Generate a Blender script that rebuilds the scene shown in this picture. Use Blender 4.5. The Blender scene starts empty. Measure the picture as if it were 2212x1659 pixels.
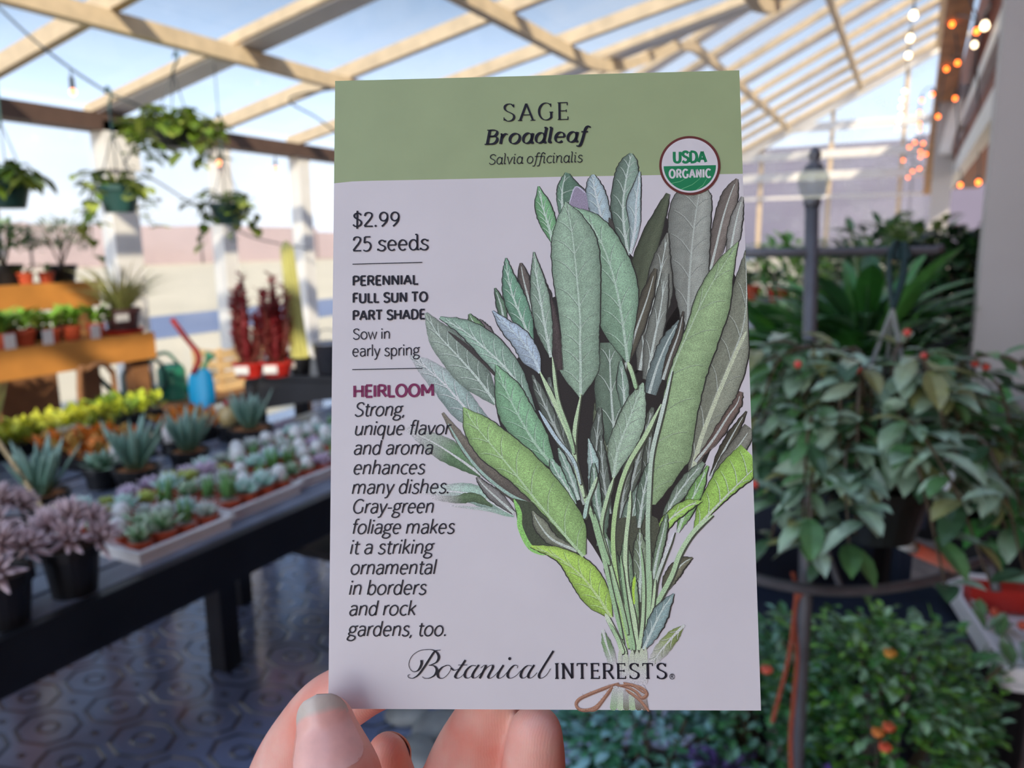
import bpy, math, random
from mathutils import Vector, Matrix, noise

# ---------------------------------------------------------------- camera, world, sun, exposure
SC = bpy.context.scene
C = SC.collection
F, CX, CY = 1662.0, 1106.0, 829.5            # focal length in pixels of the 2212 x 1659 frame
EYE = Vector((0.0, 0.0, 1.45))               # world: Y runs along the greenhouse, X to the building, floor at z = 0
YAW, PITCH, ROLL = math.radians(27.3), math.radians(10.4), math.radians(0.65)
FWD = Vector((-math.sin(YAW) * math.cos(PITCH), math.cos(YAW) * math.cos(PITCH), -math.sin(PITCH)))
_r0 = Vector((math.cos(YAW), math.sin(YAW), 0.0))
_u0 = _r0.cross(FWD)
RGT = _r0 * math.cos(ROLL) - _u0 * math.sin(ROLL)
UPV = _r0 * math.sin(ROLL) + _u0 * math.cos(ROLL)
cam = bpy.data.cameras.new('camera')
cam.sensor_width = 36.0
cam.lens = 36.0 * F / 2212.0
cam.clip_start, cam.clip_end = 0.01, 600.0
cam.dof.use_dof = True
cam.dof.focus_distance = 0.152
cam.dof.aperture_fstop = 20.0
cam.dof.aperture_blades = 0
camo = bpy.data.objects.new('camera', cam)
C.objects.link(camo)
camo.matrix_world = Matrix(((RGT.x, UPV.x, -FWD.x, EYE.x), (RGT.y, UPV.y, -FWD.y, EYE.y), (RGT.z, UPV.z, -FWD.z, EYE.z), (0, 0, 0, 1)))
SC.camera = camo
SC.view_settings.view_transform = 'Standard'
SC.view_settings.look = 'None'
SC.view_settings.exposure = 0.10
SC.view_settings.gamma = 1.0
SC.view_settings.use_curve_mapping = False
SC.cycles.max_bounces = 8
SC.cycles.transparent_max_bounces = 32
SC.cycles.use_denoising = True
SC.cycles.caustics_reflective = False
SC.cycles.caustics_refractive = False

world = bpy.data.worlds.new('daylight')
SC.world = world
world.use_nodes = True
wn, wl = world.node_tree.nodes, world.node_tree.links
wn.clear()
_tc = wn.new('ShaderNodeTexCoord')
_sep = wn.new('ShaderNodeSeparateXYZ')
wl.new(_tc.outputs['Generated'], _sep.inputs[0])
_ramp = wn.new('ShaderNodeValToRGB')
_el = _ramp.color_ramp.elements
_el[0].position, _el[0].color = 0.0, (1.15, 1.2, 1.3, 1)
_el[1].position, _el[1].color = 1.0, (0.13, 0.24, 0.50, 1)
for _p, _c in ((0.05, (1.3, 1.38, 1.5, 1)), (0.16, (0.95, 1.2, 1.55, 1)), (0.30, (0.25, 0.38, 0.58, 1)), (0.5, (0.20, 0.34, 0.58, 1))):
    _e = _ramp.color_ramp.elements.new(_p)
    _e.color = _c
wl.new(_sep.outputs['Z'], _ramp.inputs[0])
_no = wn.new('ShaderNodeTexNoise')
_no.inputs['Scale'].default_value = 2.6
_no.inputs['Detail'].default_value = 6
wl.new(_tc.outputs['Generated'], _no.inputs['Vector'])
_cr = wn.new('ShaderNodeMapRange')
_cr.inputs['From Min'].default_value, _cr.inputs['From Max'].default_value = 0.46, 0.72
wl.new(_no.outputs['Fac'], _cr.inputs['Value'])
_mul = wn.new('ShaderNodeMath')
_mul.operation = 'MULTIPLY'
_mul.inputs[1].default_value = 0.55
wl.new(_cr.outputs[0], _mul.inputs[0])
_mx = wn.new('ShaderNodeMixRGB')
_mx.inputs[2].default_value = (0.70, 0.74, 0.80, 1)
wl.new(_mul.outputs[0], _mx.inputs[0])
wl.new(_ramp.outputs[0], _mx.inputs[1])
# warm sky glow added behind the camera to light the packet front
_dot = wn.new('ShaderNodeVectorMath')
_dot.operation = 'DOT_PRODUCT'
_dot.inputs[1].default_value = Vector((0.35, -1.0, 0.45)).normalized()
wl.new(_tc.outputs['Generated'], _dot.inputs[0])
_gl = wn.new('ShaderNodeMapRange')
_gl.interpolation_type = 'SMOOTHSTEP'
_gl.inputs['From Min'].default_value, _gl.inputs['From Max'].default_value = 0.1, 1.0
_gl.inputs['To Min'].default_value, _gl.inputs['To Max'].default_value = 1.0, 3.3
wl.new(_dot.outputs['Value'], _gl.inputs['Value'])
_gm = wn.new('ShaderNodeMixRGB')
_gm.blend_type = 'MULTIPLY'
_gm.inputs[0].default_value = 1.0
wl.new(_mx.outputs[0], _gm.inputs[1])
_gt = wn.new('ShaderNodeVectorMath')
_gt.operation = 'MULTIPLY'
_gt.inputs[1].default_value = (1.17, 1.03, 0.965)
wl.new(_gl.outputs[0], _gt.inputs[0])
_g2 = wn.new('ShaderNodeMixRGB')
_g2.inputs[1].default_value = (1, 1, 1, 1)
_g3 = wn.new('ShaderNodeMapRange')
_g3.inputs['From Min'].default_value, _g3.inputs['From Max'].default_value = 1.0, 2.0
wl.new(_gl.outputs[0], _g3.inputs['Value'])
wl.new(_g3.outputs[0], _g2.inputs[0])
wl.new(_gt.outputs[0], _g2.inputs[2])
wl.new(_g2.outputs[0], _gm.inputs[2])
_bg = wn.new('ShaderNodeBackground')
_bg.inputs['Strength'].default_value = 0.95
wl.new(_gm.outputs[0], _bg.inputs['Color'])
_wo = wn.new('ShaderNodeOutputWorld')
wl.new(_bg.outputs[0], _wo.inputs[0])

sun = bpy.data.lights.new('sun', 'SUN')
sun.energy, sun.angle, sun.color = 4.6, 0.02, (1.0, 0.86, 0.66)
suno = bpy.data.objects.new('sun', sun)
C.objects.link(suno)
suno.location = (8, -3, 9)
suno.rotation_euler = Vector((-1.0, 0.85, -0.86)).to_track_quat('-Z', 'Y').to_euler()


# ---------------------------------------------------------------- pixels of the photograph to points of the place
def ray(x, y):
    return FWD + RGT * ((x - CX) / F) - UPV * ((y - CY) / F)


def atd(x, y, w):
    return EYE + ray(x, y) * w


def atz(x, y, z):
    d = ray(x, y)
    return EYE + d * ((z - EYE.z) / d.z)


def atX(x, y, X):
    d = ray(x, y)
    return EYE + d * (X / d.x)


def atY(x, y, Y):
    d = ray(x, y)
    return EYE + d * (Y / d.y)


def lin(c):
    return tuple(((v / 255.0) / 12.92 if v / 255.0 <= 0.04045 else ((v / 255.0 + 0.055) / 1.055) ** 2.4) for v in c)


# ---------------------------------------------------------------- materials
def principled(name):
    m = bpy.data.materials.new(name)
    m.use_nodes = True
    nt = m.node_tree
    b = nt.nodes['Principled BSDF']
    return m, nt, b


def vary(nt, src, scale, lo, hi, obj=True):
    """multiply a colour socket by a noise between lo and hi"""
    tc = nt.nodes.new('ShaderNodeTexCoord')
    n = nt.nodes.new('ShaderNodeTexNoise')
    n.inputs['Scale'].default_value = scale
    n.inputs['Detail'].default_value = 4
    nt.links.new(tc.outputs['Object' if obj else 'Generated'], n.inputs['Vector'])
    mr = nt.nodes.new('ShaderNodeMapRange')
    mr.inputs['From Min'].default_value, mr.inputs['From Max'].default_value = 0.3, 0.7
    mr.inputs['To Min'].default_value, mr.inputs['To Max'].default_value = lo, hi
    nt.links.new(n.outputs['Fac'], mr.inputs['Value'])
    mx = nt.nodes.new('ShaderNodeMixRGB')
    mx.blend_type = 'MULTIPLY'
    mx.inputs[0].default_value = 1.0
    if isinstance(src, tuple):
        mx.inputs[1].default_value = src
    else:
        nt.links.new(src, mx.inputs[1])
    nt.links.new(mr.outputs[0], mx.inputs[2])
    return mx.outputs[0], n


def mat(name, rgb, rough=0.6, metal=0.0, scale=20.0, amt=0.12, bump=0.0, spec=0.5, sss=0.0, emit=None):
    m, nt, b = principled(name)
    col, n = vary(nt, lin(rgb) + (1,), scale, 1 - amt, 1 + amt)
    nt.links.new(col, b.inputs['Base Color'])
    b.inputs['Roughness'].default_value = rough
    b.inputs['Metallic'].default_value = metal
    b.inputs['Specular IOR Level'].default_value = spec
    if sss:
        b.inputs['Subsurface Weight'].default_value = sss
        b.inputs['Subsurface Scale'].default_value = 0.004
    if bump:
        bp = nt.nodes.new('ShaderNodeBump')
        bp.inputs['Strength'].default_value = bump
        bp.inputs['Distance'].default_value = 0.01
        nt.links.new(n.outputs['Fac'], bp.inputs['Height'])
        nt.links.new(bp.outputs[0], b.inputs['Normal'])
    if emit:
        b.inputs['Emission Color'].default_value = lin(emit[0]) + (1,)
        b.inputs['Emission Strength'].default_value = emit[1]
    return m


def vmat(name, rough=0.5, scale=40.0, amt=0.2, spec=0.4, trans=0.0):
    """colour comes from the mesh's own colour attribute, broken up by noise"""
    m, nt, b = principled(name)
    a = nt.nodes.new('ShaderNodeAttribute')
    a.attribute_name = 'Col'
    col, n = vary(nt, a.outputs['Color'], scale, 1 - amt, 1 + amt)
    nt.links.new(col, b.inputs['Base Color'])
    b.inputs['Roughness'].default_value = rough
    b.inputs['Specular IOR Level'].default_value = spec
    if trans:
        t = nt.nodes.new('ShaderNodeBsdfTranslucent')
        nt.links.new(col, t.inputs['Color'])
        mx = nt.nodes.new('ShaderNodeMixShader')
        mx.inputs[0].default_value = trans
        nt.links.new(b.outputs[0], mx.inputs[1])
        nt.links.new(t.outputs[0], mx.inputs[2])
        nt.links.new(mx.outputs[0], nt.nodes['Material Output'].inputs[0])
    return m


def glass(name, tint, dirt, rough=0.05):
    """thin clear sheet: lets light through, mirrors a little, carries a little dust"""
    m = bpy.data.materials.new(name)
    m.use_nodes = True
    nt = m.node_tree
    nt.nodes.clear()
    tr = nt.nodes.new('ShaderNodeBsdfTransparent')
    tr.inputs[0].default_value = tint + (1,)
    gl = nt.nodes.new('ShaderNodeBsdfGlossy')
    gl.inputs['Roughness'].default_value = rough
    mx = nt.nodes.new('ShaderNodeMixShader')
    mx.inputs[0].default_value = 0.03
    nt.links.new(tr.outputs[0], mx.inputs[1])
    nt.links.new(gl.outputs[0], mx.inputs[2])
    df = nt.nodes.new('ShaderNodeBsdfTranslucent')
    df.inputs[0].default_value = (0.85, 0.86, 0.85, 1)
    tc = nt.nodes.new('ShaderNodeTexCoord')
    n = nt.nodes.new('ShaderNodeTexNoise')
    n.inputs['Scale'].default_value = 2.0
    n.inputs['Detail'].default_value = 5
    nt.links.new(tc.outputs['Object'], n.inputs['Vector'])
    mr = nt.nodes.new('ShaderNodeMapRange')
    mr.inputs['From Min'].default_value, mr.inputs['From Max'].default_value = 0.3, 0.7
    mr.inputs['To Min'].default_value, mr.inputs['To Max'].default_value = dirt * 0.4, dirt * 1.6
    nt.links.new(n.outputs['Fac'], mr.inputs['Value'])
    m2 = nt.nodes.new('ShaderNodeMixShader')
    nt.links.new(mr.outputs[0], m2.inputs[0])
    nt.links.new(mx.outputs[0], m2.inputs[1])
    nt.links.new(df.outputs[0], m2.inputs[2])
    o = nt.nodes.new('ShaderNodeOutputMaterial')
    nt.links.new(m2.outputs[0], o.inputs[0])
    return m


# ---------------------------------------------------------------- mesh builder
def frame(d):
    d = Vector(d).normalized()
    a = Vector((0, 0, 1)) if abs(d.z) < 0.9 else Vector((1, 0, 0))
    s = d.cross(a).normalized()
    return d, s, s.cross(d)


def smooth_path(pts, n=6):
    """Catmull-Rom through the points"""
    pts = [Vector(p) for p in pts]
    if len(pts) < 3:
        return pts
    q = [pts[0] * 2 - pts[1]] + pts + [pts[-1] * 2 - pts[-2]]
    out = []
    for i in range(1, len(q) - 2):
        a, b, c, d = q[i - 1], q[i], q[i + 1], q[i + 2]
        for k in range(n):
            t = k / n
            out.append(0.5 * ((2 * b) + (c - a) * t + (2 * a - 5 * b + 4 * c - d) * t * t + (3 * b - a - 3 * c + d) * t ** 3))
    out.append(pts[-1])
    return out


class MB:
    def __init__(self):
        self.v, self.f, self.c = [], [], []

    def add(self, vs, fs, col=(1, 1, 1)):
        o = len(self.v)
        self.v += [tuple(p) for p in vs]
        if isinstance(col, list):
            self.c += col
        else:
            self.c += [col] * len(vs)
        self.f += [tuple(i + o for i in f) for f in fs]

    def box(self, c, s, col=(1, 1, 1), rz=0.0):
        hx, hy, hz = s[0] / 2, s[1] / 2, s[2] / 2
        ca, sa = math.cos(rz), math.sin(rz)
        vs = []
        for x, y, z in ((-1, -1, -1), (1, -1, -1), (1, 1, -1), (-1, 1, -1), (-1, -1, 1), (1, -1, 1), (1, 1, 1), (-1, 1, 1)):
            px, py = x * hx, y * hy
            vs.append((c[0] + px * ca - py * sa, c[1] + px * sa + py * ca, c[2] + z * hz))
        self.add(vs, [(0, 3, 2, 1), (4, 5, 6, 7), (0, 1, 5, 4), (1, 2, 6, 5), (2, 3, 7, 6), (3, 0, 4, 7)], col)

    def bar(self, p, q, w, h, col=(1, 1, 1), up=None):
        p, q = Vector(p), Vector(q)
        d = (q - p).normalized()
        u = Vector(up) if up else Vector((0, 0, 1))
        s = d.cross(u)
        s = s.normalized() if s.length > 1e-4 else Vector((1, 0, 0))
        u = s.cross(d)
        vs = []
        for e in (p, q):
            for a, b in ((-1, -1), (1, -1), (1, 1), (-1, 1)):
                vs.append(e + s * (a * w / 2) + u * (b * h / 2))
        self.add(vs, [(3, 2, 1, 0), (4, 5, 6, 7), (0, 1, 5, 4), (1, 2, 6, 5), (2, 3, 7, 6), (3, 0, 4, 7)], col)

    def tube(self, pts, r, n=8, col=(1, 1, 1), flat=1.0, smooth=0):
        pts = smooth_path(pts, smooth) if smooth else [Vector(p) for p in pts]
        m = len(pts)
        if not callable(r):
            if isinstance(r, (int, float)):
                rr = [r] * m
            else:
                rr = [r[0] + 0.0] * m
                for i in range(m):
                    t = i / (m - 1) * (len(r) - 1)
                    k = min(int(t), len(r) - 2)
                    rr[i] = r[k] + (r[k + 1] - r[k]) * (t - k)
        else:
            rr = [r(i / (m - 1)) for i in range(m)]
        d, s, u = frame(pts[1] - pts[0])
        vs, cs = [], []
        for i, p in enumerate(pts):
            dd = (pts[min(i + 1, m - 1)] - pts[max(i - 1, 0)]).normalized()
            s = (s - dd * s.dot(dd)).normalized()
            u = s.cross(dd)
            for k in range(n):
                a = 2 * math.pi * k / n
                vs.append(p + s * (math.cos(a) * rr[i]) + u * (math.sin(a) * rr[i] * flat))
                cs.append(col if not isinstance(col, list) else tuple(col[0][j] + (col[1][j] - col[0][j]) * i / (m - 1) for j in range(3)))
        fs = [(i * n + k, i * n + (k + 1) % n, (i + 1) * n + (k + 1) % n, (i + 1) * n + k) for i in range(m - 1) for k in range(n)]
        fs += [tuple(range(n))[::-1], tuple(range((m - 1) * n, m * n))]
        self.add(vs, fs, cs)

    def lathe(self, prof, n=24, c=(0, 0, 0), col=(1, 1, 1)):
        vs, cs = [], []
        for r, z in prof:
            for k in range(n):
                a = 2 * math.pi * k / n
                vs.append((c[0] + r * math.cos(a), c[1] + r * math.sin(a), c[2] + z))
        fs = [(i * n + k, i * n + (k + 1) % n, (i + 1) * n + (k + 1) % n, (i + 1) * n + k) for i in range(len(prof) - 1) for k in range(n)]
        self.add(vs, fs, col)

    def ball(self, c, r, col=(1, 1, 1), n=10, m=7):
        rx, ry, rz = (r, r, r) if isinstance(r, (int, float)) else r
        vs = []
        for i in range(m + 1):
            t = math.pi * i / m
            for k in range(n):
                a = 2 * math.pi * k / n
                vs.append((c[0] + rx * math.sin(t) * math.cos(a), c[1] + ry * math.sin(t) * math.sin(a), c[2] - rz * math.cos(t)))
        self.add(vs, [(i * n + k, i * n + (k + 1) % n, (i + 1) * n + (k + 1) % n, (i + 1) * n + k) for i in range(m) for k in range(n)], col)

    def leaf(self, base, d, length, width, col, tip=None, droop=0.3, fold=0.25, n=5, roll=0.0, peak=0.45):
        """a flat leaf blade: folded along its midrib, drooping along its length"""
        base = Vector(base)
        d, s, u = frame(d)
        s = s * math.cos(roll) + u * math.sin(roll)
        u = s.cross(d)
        tip = tip or col
        vs, cs = [], []
        p, dd = base.copy(), d.copy()
        for i in range(n + 1):
            t = i / n
            w = width * 0.5 * (math.sin(math.pi * min(1, t / (2 * peak))) if t < peak else math.cos(math.pi / 2 * (t - peak) / (1 - peak)) ** 0.8)
            if i == 0:
                w = width * 0.05
            nn = s.cross(dd)
            c = tuple(col[j] + (tip[j] - col[j]) * t for j in range(3))
            vs += [p + s * w + nn * w * fold, p, p - s * w + nn * w * fold]
            cs += [c, tuple(x * 1.12 for x in c), c]
            p = p + dd * (length / n)
            dd = (dd - Vector((0, 0, 1)) * droop / n).normalized()
        fs = []
        for i in range(n):
            a = i * 3
            fs += [(a, a + 1, a + 4, a + 3), (a + 1, a + 2, a + 5, a + 4)]
        self.add(vs, fs, cs)

    def fleshy(self, base, d, length, width, thick, col, tip, curve=0.4, n=5, up=(0, 0, 1), peak=0.35):
        """a thick succulent leaf: flattened, pointed, curving up"""
        d, s, u = frame(d)
        p, dd = Vector(base), d.copy()
        vs, cs = [], []
        for i in range(n + 1):
            t = i / n
            k = (0.55 + 0.45 * t / peak) if t < peak else max(0.0, 1 - ((t - peak) / (1 - peak)) ** 2.0)
            w, h = width / 2 * k + 1e-5, thick / 2 * k + 1e-5
            nn = s.cross(dd)
            for a in range(6):
                an = math.pi * 2 * a / 6
                vs.append(p + s * (w * math.cos(an)) + nn * (h * math.sin(an)))
                cs.append(tuple(col[j] + (tip[j] - col[j]) * t * t for j in range(3)))
            p = p + dd * (length / n)
            dd = (dd + Vector(up) * curve / n).normalized()
        fs = [(i * 6 + k, i * 6 + (k + 1) % 6, (i + 1) * 6 + (k + 1) % 6, (i + 1) * 6 + k) for i in range(n) for k in range(6)]
        self.add(vs, fs + [(5, 4, 3, 2, 1, 0)], cs)

    def build(self, name, material, parent=None, smooth=False, loc=None):
        me = bpy.data.meshes.new(name)
        me.from_pydata(self.v, [], self.f)
        at = me.color_attributes.new('Col', 'FLOAT_COLOR', 'POINT')
        at.data.foreach_set('color', [x for c in self.c for x in (c[0], c[1], c[2], 1.0)])
        me.materials.append(material)
        if smooth:
            me.polygons.foreach_set('use_smooth', [True] * len(me.polygons))
        me.update()
        o = bpy.data.objects.new(name, me)
        C.objects.link(o)
        if parent:
            o.parent = parent
        if loc is not None:
            o.location = loc
        return o


def tag(o, label, cat, group=None):
    o['label'], o['category'] = label, cat
    if group:
        o['group'] = group
    return o


def thing(name, label, cat, loc=(0, 0, 0), rz=0.0, group=None):
    o = bpy.data.objects.new(name, None)
    o.empty_display_size = 0.02
    C.objects.link(o)
    o.location = loc
    o.rotation_euler = (0, 0, rz)
    return tag(o, label, cat, group)


def struct(o):
    o['kind'] = 'structure'
    return o


def copy_tree(o, loc, rz, label, scale=1.0, group=None):
    r = o.copy()
    C.objects.link(r)
    r.location, r.rotation_euler, r.scale = loc, (0, 0, rz), (scale,) * 3
    r['label'] = label
    if group:
        r['group'] = group
    for ch in list(o.children):
        c = ch.copy()
        C.objects.link(c)
        c.parent = r
        for g in ch.children:
            d = g.copy()
            C.objects.link(d)
            d.parent = c
    return r


R = random.Random(7)
# ---------------------------------------------------------------- the greenhouse shell
WX, EAVE, TOPX, GY = -4.75, 2.22, 0.25, 16.0      # left wall, eave height, upper edge of the roof, far gable


def pitch(Y):
    t = max(0.0, min(1.0, (Y - 5.5) / 3.5))
    return 0.2 + 0.3 * t * t * (3 - 2 * t)


def zroof(X, Y):
    return EAVE + 0.12 + (X - WX) * pitch(Y)


white_paint = mat('white_paint', (240, 236, 226), rough=0.55, scale=6, amt=0.05)
tan_wood = mat('tan_roof_timber', (220, 196, 158), rough=0.6, scale=12, amt=0.12)
brown_beam = mat('brown_eave_timber', (92, 70, 58), rough=0.65, scale=10, amt=0.15)
dark_wood = mat('dark_wood_cladding', (132, 62, 28), rough=0.6, scale=9, amt=0.25)
porch_wood = mat('porch_fascia_wood', (186, 136, 88), rough=0.6, scale=8, amt=0.3)
post_grey = mat('post_paint', (186, 180, 174), rough=0.5, scale=5, amt=0.03)
pane_clear = glass('roof_glazing', (0.95, 0.97, 0.99), 0.05)
pane_milky = glass('dusty_glazing', (0.95, 0.96, 0.97), 0.22)
pane_wall = glass('wall_glazing', (0.97, 0.985, 1.0), 0.03)

# floors: dark glossy stamped paving on the left, rough grey-brown stone on the right
pave, nt, b = principled('stamped_paving')
tc = nt.nodes.new('ShaderNodeTexCoord')
mp = nt.nodes.new('ShaderNodeMapping')
mp.inputs['Rotation'].default_value = (0, 0, math.radians(24))
mp.inputs['Scale'].default_value = (4.2, 5.6, 1)
nt.links.new(tc.outputs['Object'], mp.inputs['Vector'])
fr = nt.nodes.new('ShaderNodeVectorMath')
fr.operation = 'FRACTION'
nt.links.new(mp.outputs[0], fr.inputs[0])
ce = nt.nodes.new('ShaderNodeVectorMath')
ce.operation = 'SUBTRACT'
ce.inputs[1].default_value = (0.5, 0.5, 0)
nt.links.new(fr.outputs[0], ce.inputs[0])
ab = nt.nodes.new('ShaderNodeVectorMath')
ab.operation = 'ABSOLUTE'
nt.links.new(ce.outputs[0], ab.inputs[0])
sx = nt.nodes.new('ShaderNodeSeparateXYZ')
nt.links.new(ab.outputs[0], sx.inputs[0])


def nmath(op, a, c=None, nt=nt):
    n = nt.nodes.new('ShaderNodeMath')
    n.operation = op
    for i, s in enumerate((a, c)):
        if s is None:
            continue
        if isinstance(s, (int, float)):
            n.inputs[i].default_value = s
        else:
            nt.links.new(s, n.inputs[i])
    return n.outputs[0]


mxy = nmath('MAXIMUM', sx.outputs['X'], sx.outputs['Y'])
dia = nmath('MULTIPLY', nmath('ADD', sx.outputs['X'], sx.outputs['Y']), 0.72)
octd = nmath('MAXIMUM', mxy, dia)                       # octagon distance from the cell centre
rings = nmath('ABSOLUTE', nmath('SUBTRACT', nmath('FRACT', nmath('MULTIPLY', octd, 3.6)), 0.5))
gro = nt.nodes.new('ShaderNodeMapRange')
gro.inputs['From Min'].default_value, gro.inputs['From Max'].default_value = 0.02, 0.16
nt.links.new(rings, gro.inputs['Value'])
rmp = nt.nodes.new('ShaderNodeMixRGB')
rmp.inputs[1].default_value = lin((40, 45, 54)) + (1,)
rmp.inputs[2].default_value = lin((146, 162, 198)) + (1,)  # pale blue puts the sky's reflection into the paving colour
nt.links.new(gro.outputs[0], rmp.inputs[0])
col, n_ = vary(nt, rmp.outputs[0], 2.5, 0.7, 1.25)
nt.links.new(col, b.inputs['Base Color'])
b.inputs['Roughness'].default_value = 0.22
b.inputs['Specular IOR Level'].default_value = 1.0
b.inputs['Coat Weight'].default_value = 0.6
b.inputs['Coat Roughness'].default_value = 0.12
bp = nt.nodes.new('ShaderNodeBump')
bp.inputs['Strength'].default_value = 0.5
bp.inputs['Distance'].default_value = 0.01
nt.links.new(gro.outputs[0], bp.inputs['Height'])
nt.links.new(bp.outputs[0], b.inputs['Normal'])
stone = mat('rough_stone_floor', (168, 156, 142), rough=0.85, scale=9, amt=0.35, bump=0.4)
mb = MB()
mb.box((-2.6, 6.4, -0.05), (4.6, 19.6, 0.1))
struct(mb.build('floor_left', pave))
mb = MB()
mb.box((1.4, 6.4, -0.05), (3.4, 19.6, 0.1))
struct(mb.build('floor_right', stone))

# left wall: white posts, brown eave beam, clear panes
post_y = [3.5 + 0.88 * k for k in range(-7, 15)]
for k, y in enumerate(post_y):
    mb = MB()
    w = 0.20 if (k - 7) % 3 == 0 else 0.13
    mb.box((WX, y, EAVE / 2), (0.12, w, EAVE))
    if w > 0.15:
        mb.box((WX + 0.02, y, EAVE - 0.12), (0.14, w * 1.25, 0.3))
    struct(mb.build('wall_post', white_paint))
mb = MB()
mb.box((WX + 0.01, 6.4, EAVE + 0.02), (0.16, 19.6, 0.105))
struct(mb.build('trim_eave', brown_beam))
for k in range(len(post_y) - 1):
    mb = MB()
    a, c = post_y[k] + 0.1, post_y[k + 1] - 0.1
    mb.box((WX, (a + c) / 2, EAVE / 2), (0.006, c - a, EAVE - 0.08))
    struct(mb.build('window_%d' % (k + 1), pane_wall))

# roof: rafters from eave to building, purlins below them, panes between
for k, y in enumerate(post_y):
    wide = (k - 7) % 3 == 0 or (y > 8.5 and k % 2 == 0)
    mb = MB()
    p, q = Vector((WX - 0.1, y, zroof(WX - 0.1, y))), Vector((TOPX, y, zroof(TOPX, y)))
    if wide:
        mb.bar(p, q, 0.18, 0.07)
    else:
        mb.bar(p, q, 0.055, 0.09)
    struct(mb.build('roof_rafter', white_paint if wide else tan_wood))
    if wide:                                         # tan cover strips along both edges of the wide white ones
        mb = MB()
        for s in (-0.102, 0.102):
            mb.bar(p + Vector((0, s, 0.008)), q + Vector((0, s, 0.008)), 0.026, 0.06)
        struct(mb.build('roof_trim', tan_wood))
PURL = (-3.48, -2.25, -1.04, 0.12)
for X in PURL:
    mb = MB()
    ys = [-3.0] + [post_y[0] + 0.44 * k for k in range(0, 46)]
    ys = [y for y in ys if y <= GY]
    for a, c in zip(ys, ys[1:]):
        mb.bar((X, a, zroof(X, a) - 0.085), (X, c, zroof(X, c) - 0.085), 0.07, 0.085)
    struct(mb.build('roof_purlin', tan_wood))
xs = (WX - 0.08,) + PURL
for k in range(len(post_y) - 1):
    a, c = post_y[k], post_y[k + 1]
    for i in range(len(xs) - 1):
        l, r = xs[i], xs[i + 1]
        mb = MB()
        vs = []
        for dz in (0.052, 0.058):
            vs += [(l, a, zroof(l, a) + dz), (r, a, zroof(r, a) + dz), (r, c, zroof(r, c) + dz), (l, c, zroof(l, c) + dz)]
        mb.add(vs, [(3, 2, 1, 0), (4, 5, 6, 7), (0, 1, 5, 4), (1, 2, 6, 5), (2, 3, 7, 6), (3, 0, 4, 7)])
        struct(mb.build('roof_pane', pane_milky if a > 7.5 else pane_clear))

# far gable: sloping white rafter, level white rails, slim mullions, clear panes
mb = MB()
mb.bar((WX, GY, zroof(WX, GY) - 0.04), (TOPX + 0.3, GY, zroof(TOPX + 0.3, GY) - 0.04), 0.16, 0.24)
struct(mb.build('trim_gable', white_paint))
for z in (2.24, 2.63, 3.02, 3.52, 1.2):
    mb = MB()
    xl = max(WX, WX + (z - EAVE - 0.12) / pitch(GY))
    mb.box(((xl + 0.25) / 2, GY, z), (0.25 - xl, 0.08, 0.15 if z > 2.3 else 0.05))
    struct(mb.build('gable_rail', white_paint))
for x in (-4.7, -3.7, -2.75, -1.5, -0.3):
    mb = MB()
    mb.box((x, GY + 0.02, zroof(x, GY) / 2), (0.07, 0.06, zroof(x, GY)))
    struct(mb.build('gable_mullion', white_paint if x < -3 else tan_wood))
mb = MB()
mb.add([(WX, GY + 0.05, 0), (TOPX, GY + 0.05, 0), (TOPX, GY + 0.05, zroof(TOPX, GY)), (WX, GY + 0.05, zroof(WX, GY))], [(0, 1, 2, 3)])
struct(mb.build('window_40', pane_milky))

# building side: solid wall beside the camera, a header over an open porch further on, posts and a sloping fascia
mb = MB()
mb.box((1.5, 1.25, 1.98), (1.2, 8.5, 3.96))
struct(mb.build('wall_right', dark_wood))
mb = MB()
mb.box((0.68, 10.8, 3.1), (0.5, 10.4, 1.6))
struct(mb.build('wall_porch', dark_wood))
mb = MB()
mb.box((0.40, 10.8, 2.72), (0.08, 10.4, 0.13))
struct(mb.build('trim_2', white_paint))
mb = MB()
mb.box((0.40, 10.8, 2.24), (0.09, 10.4, 0.18))
struct(mb.build('trim_3', white_paint))
mb = MB()
mb.box((0.245, 2.62, 1.75), (0.145, 0.145, 3.5))
struct(mb.build('porch_post', post_grey))
mb = MB()
mb.box((0.235, 10.4, 1.9), (0.2, 0.2, 3.8))
struct(mb.build('porch_post', post_grey))
mb = MB()
mb.bar((0.20, 5.6, 3.74), (0.18, 15.9, 2.36), 0.20, 0.30)
struct(mb.build('porch_beam', porch_wood))
mb = MB()
mb.bar(atd(2082, 186, 8.6), atd(2044, 332, 8.6), 0.13, 0.08)
struct(mb.build('porch_brace', white_paint))

# outside: pale sunlit yard, a strip of road, distant buildings and low hills
yard_mat = mat('sunlit_concrete', (222, 206, 172), rough=0.9, scale=0.4, amt=0.08)
road_mat = mat('asphalt', (120, 132, 158), rough=0.9, scale=0.5, amt=0.08)
block_mat = mat('distant_render', (178, 158, 156), rough=0.9, scale=0.2, amt=0.06)
mb = MB()
mb.box((-20, 60, -0.16), (400, 400, 0.1))
struct(mb.build('ground', yard_mat))
mb = MB()
mb.bar((-13.2, -30, -0.1), (-13.2, 120, -0.1), 3.6, 0.03)
struct(mb.build('road', road_mat))
mb = MB()
rr = random.Random(5)
for k in range(14):
    y = -20 + 16 * k
    mb.box((-62, y, 1.4), (5, 16.2, 3.4 + rr.uniform(-0.5, 0.6)))
struct(mb.build('wall_yard', block_mat))
mb = MB()
for k in range(15):
    x = -32 + 7.0 * k
    mb.box((x, 74, 4.6), (7.1, 4, 9.6 + rr.uniform(-0.5, 0.5)))
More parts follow.
